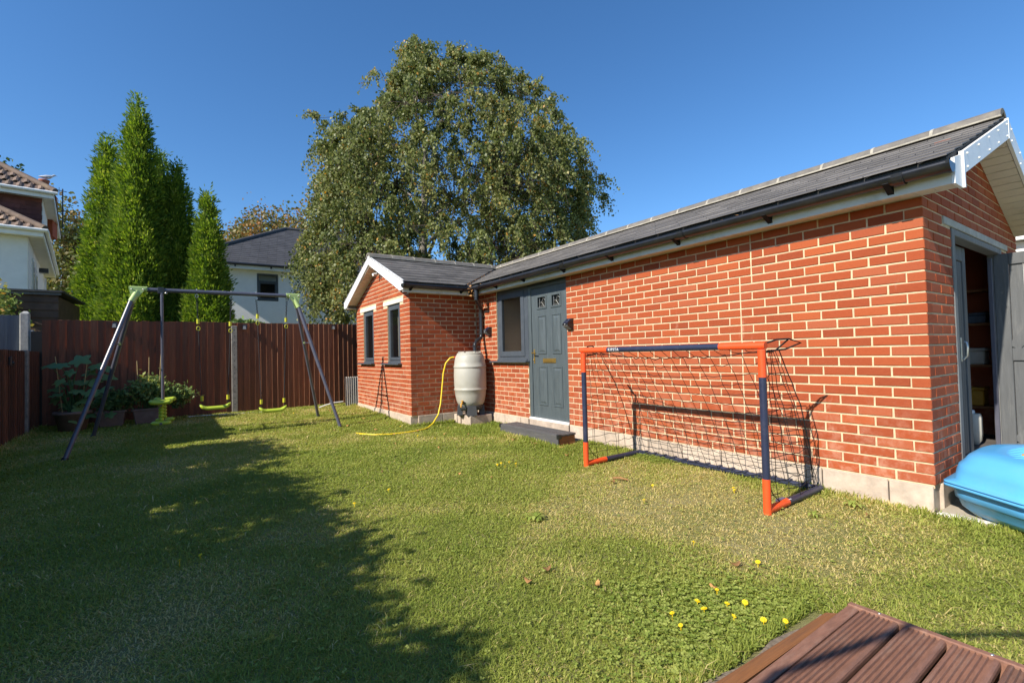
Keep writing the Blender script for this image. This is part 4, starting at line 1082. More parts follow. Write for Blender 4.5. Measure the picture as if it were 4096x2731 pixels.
pk = MB().loft([[(.118, -2.02, -.175), (.176, -2.03, -.150), (.180, -2.03, -.118), (.122, -2.02, -.143)], [(.055, -3.3, -.185), (.150, -3.3, -.150), (.154, -3.3, -.118), (.059, -3.3, -.153)]], True, True, smooth=False)
pko = pk.build('loose_plank', M['plank']); tag(pko, 'loose orange-brown plank lying tilted against the side of the deck', 'plank')
MB().prism([(.119, -2.018, -.174), (.175, -2.028, -.1495), (.179, -2.028, -.1195), (.123, -2.018, -.1435)], (0, .004, 0)).build('end_grain', M['plank_end'], pko)
gb = MB(); P = []
for i in range(13):
    y = -1.98 - i * .12; P.append((.085 + .016 * math.sin(i * 1.7) - i * .006, y))
pts = [(a, b, -.184) for a, b in P] + [(.20, P[-1][1], -.184), (.20, -1.98, -.184)]
gb.prism(pts, (0, 0, .006)); gbo = gb.build('bare_soil', M['gravel']); gbo['kind'] = 'structure'

# ------------------------------------------------------------------ fences
def fence_run(t, p0, ang, n, pitch, wid, zb, zt, mat, name='fence_board', copy_mesh=None, th=.030, jit=.006, sun_edge=False):
    """overlapping feather-edge boards; local x runs along the fence, the face looks along local -y"""
    meshes = copy_mesh or []
    if not meshes:
        for k in range(5):
            mb = MB(); j = lambda s: rnd.uniform(-s, s)
            h = zt - zb; a = j(.003)
            prof = [(0, 0), (wid, .017 + j(.003)), (wid, .022), (0, th)]
            bot = [(x, y, 0) for x, y in prof]; top = [(x, y + j(.002), h + j(jit)) for x, y in prof]
            mb.loft([bot, [(x + j(.0015), y + j(.003), h * .5) for x, y in prof], top], smooth=False); me_ = mb.mesh(name, mat); me_.materials.append(M['fence_edge'] if sun_edge else mat)
            for q in (3, 7): me_.polygons[q].material_index = 1
            meshes.append(me_)
    rot = Matrix.Rotation(ang, 3, 'Z')
    for i in range(n):
        o = bpy.data.objects.new(name, rnd.choice(meshes)); COL.objects.link(o); o.parent = t
        o.location = Vector(p0) + rot @ Vector((i * pitch, rnd.uniform(-.002, .002), zb + rnd.uniform(-.004, .004))) - t.location; o.rotation_euler = (rnd.uniform(-.004, .004), 0, ang + rnd.uniform(-.012, .012))
    return meshes
XF = -9.985
bf = thing('back_fence', 'tall dark brown close-boarded fence across the end of the lawn', 'fence', (XF, -3.7, -.1))
fence_run(bf, (XF, -6.315, 0), R(90), 28, .1022, .118, -.06, 1.755, M['fence'], sun_edge=True)
fence_run(bf, (XF, -3.452, 0), R(90), 34, .1045, .119, -.09, 1.748, M['fence'], sun_edge=True)
for z in (.25, .85, 1.5): MB().box(XF - .075, XF - .021, -6.30, .10, z, z + .075).build('rail', M['fence'], bf)
MB().box(-10.13, -10.035, -6.46, -6.30, -.3, 1.56).build('dark_gap_box', M['lamp_black'], bf)  # black box put in for the dark gap between the fences, no post
for y in (-3.510, -.68):
    p = MB(); p.bbox(XF - .08, XF + .024, y - .052, y + .052, -.3, 1.685 if y == -3.510 else 1.66, .008); po = p.build('concrete_post', M['post'], bf)
    if y == -3.510:
        hl = MB()
        for k in range(13): hl.lathe([(.010, 0), (.007, .0015), (.0001, .0018)], (0, 0, 0), 8)
        for q in range(13):
            for i in range(q * 24, (q + 1) * 24):
                v = hl.v[i]; hl.v[i] = (XF + .024 + v[2] * .6, y + v[0], .10 + q * .125 + v[1])
        hl.build('bolt_hole', M['lamp_black'], po)
lf = thing('side_fence', 'low reddish brown close-boarded fence along the left edge of the lawn', 'fence', (-5, -6.345, -.1))
ms = fence_run(lf, (-9.26, -6.345, 0), R(180), 8, .10, .116, -.12, 1.215, M['fence'])
fence_run(lf, (-6.3, -6.345, 0), R(180), 29, .10, .116, -.12, 1.215, M['fence'], copy_mesh=ms)
fence_run(lf, (1.2, -6.345, 0), R(180), 78, .10, .116, -.16, 1.185, M['fence'], copy_mesh=None)
MB().box(-10.0, 1.2, -6.412, -6.373, .2, .27).box(-10.0, 1.2, -6.412, -6.373, .85, .92).build('rail', M['fence'], lf)
for x in (-9.20, -6.25, -3.30, -.35): MB().bbox(x - .05, x + .05, -6.41, -6.318, -.3, 1.225, .008).build('concrete_post', M['post'], lf)
mb = MB(); mb.bbox(-8.35, -8.28, -6.337, -6.300, .99, 1.12, .01); mb.ball((-8.315, -6.295, 1.03), .022); tag(mb.build('fence_light', M['lamp_black']), 'small black light fixed to the low side fence', 'fence light')
nf = thing('neighbour_fence', 'fence coloured blue-grey for its shade, with a pale concrete post beyond the low side fence', 'fence', (-10.1, -7.2, -.1))
fence_run(nf, (-10.12, -7.62, 0), R(90), 6, .172, .19, .0, 1.835, M['fence_blue'])
MB().bbox(-10.19, -10.075, -6.605, -6.495, -.3, 1.87, .010).loft([[(-10.185, -6.595, 1.87), (-10.08, -6.595, 1.87), (-10.08, -6.49, 1.87), (-10.185, -6.49, 1.87)], [(-10.15, -6.56, 1.905), (-10.11, -6.56, 1.905), (-10.11, -6.52, 1.905), (-10.15, -6.52, 1.905)]], smooth=False).build('concrete_post', M['post_pale'], nf)
MB().bbox(-10.17, -10.08, -6.492, -6.440, -.3, 1.585, .008).build('concrete_post', M['post_pale'], nf)
def fence_lamp(y, z, label):
    t = thing('fence_light', label, 'fence light', (XF + .03, y, z), 'solar lights along the back fence')
    mb = MB(); mb.prism([(XF + .004, y - .042, z - .05), (XF + .075, y - .042, z - .05), (XF + .055, y - .030, z + .04), (XF + .004, y - .030, z + .04)], (0, .072, 0)); mb.build('housing', M['lamp_black'], t)
    MB().prism([(XF + .078, y - .034, z - .046), (XF + .062, y - .026, z + .02), (XF + .062, y + .014, z + .02), (XF + .078, y + .022, z - .046)], (.004, 0, 0)).build('led_lens', M['lens'], t)
    MB().prism([(XF + .004, y - .034, z + .041), (XF + .058, y - .034, z + .041), (XF + .058, y + .034, z + .041), (XF + .004, y + .034, z + .041)], (0, 0, .006)).build('solar_panel', M['solar'], t)
fence_lamp(-5.365, 1.675, 'small solar light on the back fence behind the left swing legs')
fence_lamp(-3.325, 1.660, 'small solar light on the back fence just right of the middle concrete post')
fence_lamp(-1.575, 1.675, 'small solar light on the back fence close to the brick wing')
# corrugated offcut and conduit by the wing
cs = MB(); rg0, rg1 = [], []
for i in range(41):
    q = i / 40; y = -1.46 + .30 * q; x = -9.50 + .012 * math.cos(q * 6.5 * 2 * math.pi); rg0.append((x, y, -.15)); rg1.append((x - .02, y, .56))
for i in range(40, -1, -1):
    rg0.append((rg0[i][0] - .005, rg0[i][1], -.15)); rg1.append((rg1[i][0] - .005, rg1[i][1], .56))
cs.loft([rg0, rg1], True, True, smooth=False); tag(cs.build('corrugated_sheet', M['corrugated']), 'narrow grey corrugated sheet standing between the fence and the brick wing', 'sheet')
pp = MB().tube([(-9.74, -4.30, -.055), (-9.72, -3.9, -.06), (-9.70, -3.3, -.07), (-9.68, -2.6, -.085), (-9.62, -2.15, -.085), (-9.58, -2.0, -.07), (-9.54, -1.86, -.02), (-9.52, -1.7, .018), (-9.52, -1.50, .028)], .012, 8)
tag(pp.build('conduit', M['pipe_white']), 'thin white conduit running along the foot of the back fence', 'conduit')

# ------------------------------------------------------------------ foliage builders
def leaf_mesh(name, C, D, Nn, L, Wd, tone, mat, fold=.0):
    """diamond leaves: centre C, direction D, side vector from D x Nn"""
    D = D / np.linalg.norm(D, axis=1, keepdims=True)
    Sd = np.cross(D, Nn); Sd /= np.linalg.norm(Sd, axis=1, keepdims=True) + 1e-9
    L = np.broadcast_to(L, (len(C),))[:, None]; Wd = np.broadcast_to(Wd, (len(C),))[:, None]
    V = np.stack([C - D * L * .5, C + Sd * Wd * .5 - D * L * .08, C + D * L * .5, C - Sd * Wd * .5 - D * L * .08], 1).reshape(-1, 3)
    n = len(C); me = bpy.data.meshes.new(name)
    me.vertices.add(n * 4); me.vertices.foreach_set('co', V.astype(np.float32).ravel())
    me.loops.add(n * 4); me.loops.foreach_set('vertex_index', np.arange(n * 4, dtype=np.int32))
    me.polygons.add(n); me.polygons.foreach_set('loop_start', np.arange(0, n * 4, 4, dtype=np.int32)); me.polygons.foreach_set('loop_total', np.full(n, 4, np.int32))
    at = me.attributes.new('tone', 'FLOAT', 'FACE'); at.data.foreach_set('value', np.clip(tone, 0, 1).astype(np.float32))
    me.materials.append(mat); me.update(calc_edges=True); me.validate(); return me
def leaf_obj(name, me, parent=None, **tags):
    off = worldloc(parent) if parent else Vector((0, 0, 0))
    o = bpy.data.objects.new(name, me); COL.objects.link(o)
    if parent: o.parent = parent; o.location = -off
    for k, v in tags.items(): o[k] = v
    return o
def rvec(n): v = RNG.normal(size=(n, 3)); return v / np.linalg.norm(v, axis=1, keepdims=True)

# ---- conifers beyond the fence
def conifer(x, y, H, rad, n, label, seed, warm=0.0, wob=.48):
    t = thing('conifer', label, 'conifer', (x, y, -.1), 'conifers beyond the back fence')
    MB().tube([(x, y, -.3), (x, y, H * .5), (x, y, H * .93)], [.14, .09, .015], 8).build('trunk', M['bark'], t)
    prof = lambda q: rad * np.clip(1 - q, 0, 1) ** .72 * (1 - .18 * np.exp(-q * 9)) + .02
    m = n // 11
    q = np.clip(1 - np.sqrt(RNG.random(m)), 0, .99); a = RNG.random(m) * 2 * np.pi; z = q * H
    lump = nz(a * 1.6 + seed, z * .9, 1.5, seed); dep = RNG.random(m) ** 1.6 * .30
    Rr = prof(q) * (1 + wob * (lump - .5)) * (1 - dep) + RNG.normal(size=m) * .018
    P = np.stack([x + Rr * np.cos(a), y + Rr * np.sin(a), z - .1], 1); out = np.stack([np.cos(a), np.sin(a), np.zeros(m)], 1)
    idx = np.repeat(np.arange(m), 16); n = len(idx); fan = RNG.normal(size=(n, 3)); o2 = out[idx]
    C = P[idx] + fan * np.array([.062, .062, .075]) + o2 * (.05 * RNG.random(n))[:, None]
    D = np.array([0, 0, 1.0]) * (.55 + .6 * RNG.random(n))[:, None] + o2 * (.45 + .5 * RNG.random(n))[:, None] + fan * .38
    L = .062 + .075 * RNG.random(n); ct = RNG.normal(0, .13, m)
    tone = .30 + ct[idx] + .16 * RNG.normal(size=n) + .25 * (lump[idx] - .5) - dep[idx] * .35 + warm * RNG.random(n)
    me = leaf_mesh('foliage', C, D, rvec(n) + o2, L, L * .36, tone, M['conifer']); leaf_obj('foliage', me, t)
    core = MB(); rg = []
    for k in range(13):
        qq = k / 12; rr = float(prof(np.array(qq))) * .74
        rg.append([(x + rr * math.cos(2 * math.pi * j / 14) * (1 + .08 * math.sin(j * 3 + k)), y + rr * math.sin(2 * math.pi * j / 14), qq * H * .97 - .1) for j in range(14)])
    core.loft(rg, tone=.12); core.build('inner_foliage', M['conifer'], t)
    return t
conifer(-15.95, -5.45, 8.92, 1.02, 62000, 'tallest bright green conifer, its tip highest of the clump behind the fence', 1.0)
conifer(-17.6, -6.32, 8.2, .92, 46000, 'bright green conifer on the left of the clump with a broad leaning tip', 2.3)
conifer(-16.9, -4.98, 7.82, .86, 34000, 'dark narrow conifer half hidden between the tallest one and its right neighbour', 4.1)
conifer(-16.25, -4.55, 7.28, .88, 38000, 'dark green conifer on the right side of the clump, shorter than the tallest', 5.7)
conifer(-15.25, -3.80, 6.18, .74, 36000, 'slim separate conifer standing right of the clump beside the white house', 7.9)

# ---- birch behind the wing
RT = np.array([.564, .825, 0.0]); FW = np.array([-.825, .564, 0.0])
def birch():
    base = np.array([-14.25, 2.45, 0.0])
    t = thing('birch_tree', 'large spreading birch tree with drooping twigs behind the brick wing', 'tree', (base[0], base[1], -.1))
    zl = np.array([2.0, 2.8, 3.4, 4.4, 5.6, 6.8, 7.6, 8.4, 9.0, 9.6, 10.3, 11.0, 11.6, 12.1])
    lf_ = np.array([-2.4, -3.4, -3.9, -4.1, -3.7, -3.45, -3.4, -3.3, -2.6, -1.2, -.85, -.65, -.35, -.1])
    rt_ = np.array([5.0, 5.6, 5.8, 5.9, 5.9, 6.0, 5.9, 5.5, 5.1, 4.6, 3.8, 2.2, .6, .2])
    nC = 1060; cl = []
    while len(cl) < nC:
        z = RNG.uniform(2.1, 12.0); a, b = np.interp(z, zl, lf_), np.interp(z, zl, rt_)
        if RNG.random() > (b - a) / 10.2: continue
        mid, half = (a + b) / 2, (b - a) / 2
        s = RNG.uniform(-1, 1) ; s = np.sign(s) * abs(s) ** .8
        dmax = half * .80 * math.sqrt(max(0, 1 - s * s)) + .1
        dd = RNG.uniform(-1, 1); dd = np.sign(dd) * abs(dd) ** .6
        u = mid + half * s * .965
        cl.append((u, dd * dmax, z))
    cl += [(u, RNG.uniform(-.8, .8), z) for u, z in ((0, 12.0), (-.15, 11.7), (.2, 11.6), (1.5, 11.45), (2.5, 11.15), (3.0, 11.45), (3.7, 11.15), (4.8, 10.2), (-1.3, 10.7), (-3.5, 9.4), (-3.1, 9.15), (6.5, 7.3), (6.6, 6.6), (5.9, 8.7), (-2.2, 9.9))]
    cl = np.array(cl)
    # keep some openings where the sky shows through
    P = base + cl[:, :1] * RT + cl[:, 1:2] * FW; P[:, 2] = cl[:, 2]
    # trunk and limbs
    tr = MB(); T = [(base[0], base[1], -.2), (base[0] + .03, base[1] + .1, 2.0), (base[0] - .05, base[1] + .1, 4.5), (base[0] + .1, base[1] + .2, 7.5), (base[0] + .05, base[1] + .1, 10.2), (base[0], base[1] + .05, 11.7)]
    tr.tube(T, [.24, .19, .15, .10, .05, .012], 10); tro = tr.build('trunk', M['bark_birch'], t)
    mains = []
    for k in range(17):
        z0 = 1.6 + k * .50; f = np.array([np.interp(z0, [p[2] for p in T], [p[i] for p in T]) for i in range(3)])
        an = k * 2.4 + .5; cand = P[np.argsort(((P[:, :2] - (f[:2] + 3.0 * np.array([math.cos(an), math.sin(an)]))) ** 2).sum(1) + .6 * (P[:, 2] - z0 - 2.2) ** 2)[0]]
        e = f + (cand - f) * .86; m1 = f * .62 + e * .38 + np.array([0, 0, .28]); m2 = f * .25 + e * .75 + np.array([0, 0, .35])
        pts = [f, m1, m2, e]; mains.append(pts); r0 = .085 - .0035 * k
        MB().tube([tuple(p) for p in pts], [r0, r0 * .7, r0 * .42, r0 * .15], 7).build('limb', M['bark_birch'], t)
    nodes = np.array([p * (1 - s) + q * s for pts in mains for p, q in zip(pts[1:], pts[2:]) for s in (0, .34, .67)] + [np.array(p) for p in T[2:]])
    tw = MB(); Cs, Ds, Ls, To = [], [], [], []
    for i, c in enumerate(P):
        d2 = ((nodes - c) ** 2).sum(1) + 1.2 * np.maximum(0, nodes[:, 2] - c[2] + .2) ** 2; nn = nodes[np.argmin(d2)]
        mid = nn * .45 + c * .55 + np.array([0, 0, .22]); tw.tube([tuple(nn), tuple(mid), tuple(c)], [.016, .010, .005], 4, False)
        ct = RNG.normal(0, .11) + .12 * (nz(c[0], c[2], .8, 4) - .5) * 2
        outv = (c - np.array([base[0], base[1], c[2]])); outv[2] = 0; on = np.linalg.norm(outv); outv = outv / (on + 1e-6)
        top = c[2] > np.interp(0, [0, 1], [0, 0]) + 9.3 and RNG.random() < .7
        ns = 9
        for k in range(ns):
            hd = RNG.normal(size=3) * np.array([1, 1, .35]); hd /= np.linalg.norm(hd); hd = hd * .75 + outv * .35
            ln = RNG.uniform(.45, 1.15); m = 26; s = np.linspace(.05, 1, m)
            if top: ln *= .8; drop = -.55 * s + .45 * s ** 2
            else: drop = -.18 * s + .95 * s ** 1.8
            path = c + np.outer(s * ln * .62, hd) + np.stack([np.zeros(m), np.zeros(m), -drop * ln], 1)
            if k < 4: tw.tube([tuple(path[j]) for j in (0, 9, 17, 25)], .0038, 3, False)
            Cs.append(path + RNG.normal(size=(m, 3)) * .05); dn = np.tile(np.array([0, 0, -.8]), (m, 1)) + rvec(m) * .85 + hd * .2; Ds.append(dn)
            Ls.append(RNG.uniform(.065, .115, m)); To.append(np.clip(.42 + ct + RNG.normal(0, .17, m) + (RNG.random(m) < .035) * .5, 0, 1))
    C = np.concatenate(Cs); D = np.concatenate(Ds); L = np.concatenate(Ls); To = np.concatenate(To)
    me = leaf_mesh('crown', C, D, rvec(len(C)), L, L * .72, To, M['birch']); leaf_obj('crown', me, t)
    tw.build('twigs', M['bark'], t)
birch()

# ---- crowns of other trees
def crown_tree(name, label, base, crowns, n, leaf, mat, tone0, tr=.18, group=None, cat='tree', porous=.0, bark='bark'):
    t = thing(name, label, cat, (base[0], base[1], -.1), group); Cs, Ts = [], []
    MB().tube([(base[0], base[1], -.3), (base[0], base[1], crowns[0][2] * .6), (crowns[0][0], crowns[0][1], crowns[0][2] + crowns[0][5] * .3)], [tr, tr * .8, tr * .3], 8).build('trunk', M[bark], t)
    tot = sum(c[3] * c[5] for c in crowns); lb = MB()
    for cx, cy, cz, rx, ry, rz in crowns:
        m = int(n * rx * rz / tot); k = max(14, m // 130)
        cl = rvec(k) * (RNG.random((k, 1)) ** .33) * np.array([rx, ry, rz]); 
        for q in cl[::6]: lb.tube([(base[0] * .3 + cx * .7, base[1] * .3 + cy * .7, cz - rz * .7), tuple(np.array([cx, cy, cz]) + q * .5), tuple(np.array([cx, cy, cz]) + q)], [tr * .28, tr * .14, .008], 5, False)
        idx = RNG.integers(0, k, m); sp = np.array([rx, ry, rz]).mean() * .19
        Cs.append(np.array([cx, cy, cz]) + cl[idx] + RNG.normal(size=(m, 3)) * sp); Ts.append(tone0 + RNG.normal(0, .10, k)[idx] + RNG.normal(0, .14, m) + .10 * cl[idx][:, 2] / rz)
    lb.build('limbs', M[bark], t)
    C = np.concatenate(Cs); T_ = np.concatenate(Ts); m = len(C); L = leaf * RNG.uniform(.6, 1.3, m)
    me = leaf_mesh('crown', C, np.array([0, 0, -.5]) + rvec(m), rvec(m), L, L * .7, T_, M[mat]); leaf_obj('crown', me, t); return t
crown_tree('autumn_tree', 'far tree with turning bronze leaves behind the slate-roofed white house', (-36.5, .9, 0), [(-36.9, .6, 9.2, 2.6, 2.9, 3.2), (-35.3, 3.3, 9.4, 2.6, 2.6, 3.0), (-36.4, 3.0, 6.5, 3, 3.5, 3)], 15000, .22, 'autumn', .54, .25)
crown_tree('autumn_tree', 'far green tree with a loose open crown left of the slate-roofed house peak', (-38.3, -1.3, 0), [(-38.2, -1.0, 9.5, 1.6, 1.9, 1.7), (-37.6, .3, 10.7, 1.2, 1.5, 1.2), (-38, -.8, 6.5, 2, 2, 3)], 3800, .24, 'autumn', .36, .18)
crown_tree('chestnut_tree', 'tree with orange-brown upper leaves between the left white house and the conifers', (-34, -9.9, 0), [(-34.0, -9.9, 7.6, 2.2, 1.7, 2.1), (-34.4, -10.2, 4.6, 2.8, 2.0, 3.2), (-33.0, -8.3, 5.6, 2.2, 2.0, 3.0)], 15000, .21, 'autumn', .42, .25)
crown_tree('garden_tree', 'dark green tree top rising behind the roof of the left white house', (-41.8, -14.9, 0), [(-41.6, -14.8, 13.0, 2.0, 1.9, 1.9), (-41.9, -15.2, 10.2, 2.2, 2.0, 2.4)], 5200, .26, 'hedge', .25, .25)
crown_tree('garden_shrub', 'sunlit leafy shrub rising behind the blue-grey neighbour fence', (-12.1, -7.55, 0), [(-12.0, -7.55, 1.78, .5, .55, .66), (-11.8, -7.15, 1.55, .4, .42, .5)], 5200, .085, 'bushy', .66, .05, cat='shrub')
crown_tree('climbing_plant', 'leafy climber showing over the back fence beside the middle concrete post', (-10.28, -3.35, 0), [(-10.25, -3.38, 1.74, .14, .32, .13), (-10.25, -3.10, 1.72, .12, .22, .09), (-10.3, -3.3, 1.4, .14, .3, .3)], 700, .10, 'bushy', .55, .03, cat='climber')
# hedge, plus an added shed and pole, on the sunny side, out of the picture, whose shade lies over the lawn
def hedge():
    t = thing('garden_hedge', 'leafy overgrown hedge behind the low side fence that shades the lawn', 'hedge', (-3.1, -7.15, -.1))
    k = 560; n = 90000
    cx = RNG.uniform(-6.12, .03, k); cy = RNG.uniform(-7.35, -6.9, k); lim = 2.42 + .16 * nz(cx, cx * 0, 2.6, 1) + .10 * nz(cx, cx * 0, 7, 3) - .14
    cz = RNG.random(k) ** .80 * lim
    hole = nz(cx, cz * 1.7, 4.4, 6)
    ok = (hole < .80) | (cz > lim - .34) | (cz < .9); cx, cy, cz = cx[ok], cy[ok], cz[ok]; k = len(cx)
    idx = RNG.integers(0, k, n); C = np.stack([cx, cy, cz], 1)[idx] + RNG.normal(size=(n, 3)) * np.array([.105, .10, .085])
    L = RNG.uniform(.05, .10, n); me = leaf_mesh('foliage', C, rvec(n), rvec(n), L, L * .7, RNG.random(n), M['hedge']); leaf_obj('foliage', me, t)
    st = MB()
    for i in range(24):
        x = -6.0 + i * .26; st.tube([(x, -7.1, -.2), (x + rnd.uniform(-.1, .1), -7.1, 1.1), (x + rnd.uniform(-.2, .2), -7.12, 2.2)], [.025, .016, .006], 5)
    st.build('stems', M['bark'], t)
hedge()
gsd = thing('shade_shed', 'unseen flat-roofed timber shed added beyond the low side fence to shade the lawn', 'shed', (-8.2, -7.8, -.1))  # unseen, added and shaped to cast the straight-edged lawn shadow
for i in range(13): MB().box(-9.70, -6.56, -7.035, -7.015, -.1 + i * .172, .068 + i * .172).build('cladding_board', M['shed_wood'], gsd)
mb = MB(); mb.box(-9.68, -6.58, -8.6, -7.04, -.1, 2.16); mb.build('wall', M['shed_wood'], gsd)
MB().box(-9.82, -6.52, -8.7, -6.985, 2.165, 2.235).build('roof', M['felt'], gsd)
cp = MB().tube([(.34, -4.585, .0), (.486, -4.63, 1.38), (.755, -4.74, 1.97), (1.06, -4.84, 2.30)], .017, 8)
# unseen bent pole, added to cast the slanting shadow streak on the deck
tag(cp.build('shadow_pole', M['cane']), 'unseen bent wooden pole added at the near end of the deck for its shadow streak', 'pole')

# ------------------------------------------------------------------ houses beyond
def pantile_roof(t, P0, u, v, nu, nv, wu, wv, mat, name='roof_tile'):
    """rows of curved tiles; P0 lower left, u along the eaves, v up the slope"""
    u, v = Vector(u), Vector(v); n = u.cross(v).normalized(); mb = MB()
    prof = [(0, 0), (.12, .028), (.30, .045), (.48, .030), (.60, .004), (.80, -.004), (1.0, 0)]
    rg = []
    for h, o in ((0, .03), (wv * 1.06, .0)):
        rg.append([tuple(u * (wu * q) + v * h + n * (z + o)) for q, z in prof] + [tuple(u * (wu * q) + v * h + n * (z + o - .025)) for q, z in prof[::-1]])
    mb.loft(rg, smooth=False); me = mb.mesh(name, mat); off = worldloc(t); rest = MB(); c = 0
    return me, (lambda i, j: Vector(P0) + u * (wu * (i + (.5 if j % 2 else 0) * 0)) + v * (wv * j) - off)
def left_house():
    a = R(-8.2); ca, sa = math.cos(a), math.sin(a)
    A = Vector((-19.59, -8.46, 0))                      # the visible corner
    U = Vector((-sa * -1, 0, 0))
    u = Vector((math.sin(R(8.2)) * 0 + .0, 1, 0))       # along the front, towards the right
    u = Matrix.Rotation(R(8.2), 3, 'Z') @ Vector((0, 1, 0)); w = Matrix.Rotation(R(8.2), 3, 'Z') @ Vector((-1, 0, 0))   # w: away from the camera
    t = thing('white_house', 'white rendered house with brown pantile roofs and a red tile-hung dormer at the far left', 'house', (A.x, A.y, -.1))
    def pt(du, dw, z): return A + u * du + w * dw + Vector((0, 0, z))
    def blk(name, mat, u0, u1, w0, w1, z0, z1, par=t):
        mb = MB(); mb.prism([pt(u0, w0, z0), pt(u1, w0, z0), pt(u1, w1, z0), pt(u0, w1, z0)], (0, 0, z1 - z0)); return mb.build(name, mat, par)
    blk('wall', M['render_white'], -9, 0, 0, 9.0, -.2, 5.02)
    sw_ = blk('side_wall', M['render_cream'], .001, .02, .001, 9.0, -.2, 5.02)
    for w0, w1, z0, z1 in ((1.6, 2.1, 3.3, 4.6), (3.0, 3.6, 3.3, 4.3)):
        f = blk('window', M['upvc'], .02, .05, w0, w1, z0, z1); mb = MB(); mb.prism([pt(.051, w0 + .06, z0 + .06), pt(.051, w1 - .06, z0 + .06), pt(.051, w1 - .06, z1 - .06), pt(.051, w0 + .06, z1 - .06)], u * .01); mb.build('pane', M['glass'], f)
        blk('window_sill', M['anthracite'], .02, .14, w0 - .05, w1 + .05, z0 - .06, z0 - .005)
    blk('downpipe', M['upvc'], .03, .10, 8.7, 8.78, .0, 4.9)
    blk('floodlight', M['lamp_black'], .10, .35, 3.5, 3.8, 4.42, 4.58)
    # lower eaves: soffit, fascia and gutter on both sides
    E = .36
    blk('soffit', M['upvc'], -9, E, -E, -.001, 5.025, 5.05); blk('soffit', M['soffit'], .001, E, .0, 9.4, 5.025, 5.05)
    blk('fascia', M['upvc'], -9, E + .02, -E - .03, -E, 5.00, 5.19); blk('fascia', M['upvc'], E, E + .03, -E + .001, 9.4, 5.00, 5.19)
    mb = MB(); mb.tube([pt(-9, -E - .09, 5.19), pt(E + .12, -E - .09, 5.19)], .06, 8); mb.tube([pt(E + .09, -E - .10, 5.185), pt(E + .09, 9.4, 5.185)], .06, 8); mb.build('gutter', M['upvc'], t)
    # lower roof: front slope hipped at the right
    sl = .66; rise = 2.0
    me, f = None, None
    Z0 = 5.21; dpt = rise / sl
    vdir = (w * dpt + Vector((0, 0, rise))).normalized(); slen = math.hypot(dpt, rise)
    cnt = 0; restm = MB()
    mb = MB(); mb.prism([pt(-9, -E - .06, Z0 - .02), pt(E + .06, -E - .06, Z0 - .02), pt(E + .06 - dpt, dpt - E - .06, Z0 + rise - .02), pt(-9, dpt - E - .06, Z0 + rise - .02)], (0, 0, -.05)); mb.prism([pt(E + .06, -E - .06, Z0 - .021), pt(E + .06, 9.4, Z0 - .021), pt(E + .06 - dpt, 9.4 - dpt, Z0 + rise - .021), pt(E + .06 - dpt, dpt - E - .06, Z0 + rise - .021)], (0, 0, -.05)); mb.build('roof', M['tile_brown'], t)
    rt = [c for c in t.children if c.name.startswith('roof')][-1]
    tm = None
    def tiles(u0, ztop_u, Zb, wbase, dpt_, rise_, hip_u, udir, vdir_, org, nrow, wu=.30):
        nonlocal tm
        for j in range(nrow):
            h0 = j * slen_ / nrow
            lim = hip_u(h0 + slen_ / nrow * .5)
            i = 0
            while True:
                x = lim - (i + 1) * wu
                if x < u0: break
                yield x, h0; i += 1
    prof = [(0, 0), (.12, .03), (.30, .052), (.48, .034), (.60, .004), (.80, -.004), (1.0, .0)]
    def tile_mesh(ud, vd, wu, wv):
        n = ud.cross(vd); n = n if n.z > 0 else -n; n.normalize(); mb = MB(); rg = []
        for h, o in ((-.02, .035), (wv * 1.05, .0)): rg.append([tuple(ud * (wu * q) + vd * h + n * (z + o)) for q, z in prof] + [tuple(ud * (wu * q) + vd * h + n * (z + o - .028)) for q, z in prof[::-1]])
        mb.loft(rg, smooth=False); return mb.mesh('roof_tile', M['tile_brown'])
    def lay(org, ud, vd, length, nrow, gap, hip, par, xmin, xvis, wu=.25):
        me = tile_mesh(ud, vd, wu, gap); off = worldloc(par)
        for j in range(nrow):
            lim = hip(j * gap + gap * .5); k = 0
            while lim - (k + 1) * wu > xmin:
                o = bpy.data.objects.new('roof_tile', me); COL.objects.link(o); o.parent = par
                o.location = org + ud * (lim - (k + 1) * wu) + vd * (j * gap) - off; k += 1
    gap = slen / 9
    lay(pt(0, -E - .06, Z0), u, vdir, 3, 9, gap, lambda h: E + .06 - h * dpt / slen, rt, -3.6, None)
    mb = MB(); P_ = [pt(E + .06 - dpt * q, -E - .06 + dpt * q, Z0 + .05 + rise * q) for q in np.linspace(0, 1, 12)]; mb.tube(P_, .10, 8); mb.build('hip_tiles', M['tile_brown'], rt)
    # upper storey: red tile-hung wall above the lower roof, then the upper roof
    B = dict(u0=-9, u1=.28, w0=1.30, w1=8)
    blk('upper_wall', M['tilehung'], B['u0'], B['u1'] - .012, B['w0'] + .02, B['w1'], 5.6, 6.64)
    for j in range(7):
        x = -.30; me_ = None
        for i in range(14):
            mb = MB(); z = 5.62 + j * .145; s_ = (.13 if j % 2 else 0); a0 = B['u1'] - s_ - (i + 1) * .26; mb.prism([pt(a0 + .003, B['w0'] + .004, z), pt(a0 + .257, B['w0'] + .004, z), pt(a0 + .257, B['w0'] + .016, z + .155), pt(a0 + .003, B['w0'] + .016, z + .155)], w * .012); mb.build('hung_tile', M['tilehung'], t)
    blk('upper_side_wall', M['render_cream'], B['u1'] - .011, B['u1'] + .01, B['w0'] + .03, B['w1'], 5.6, 6.62)
    E2 = .27
    blk('soffit', M['upvc'], -9, B['u1'] + E2, B['w0'] - E2, B['w0'] + .003, 6.62, 6.64); blk('soffit', M['soffit'], B['u1'] + .011, B['u1'] + E2, B['w0'] + .004, B['w1'], 6.62, 6.64)
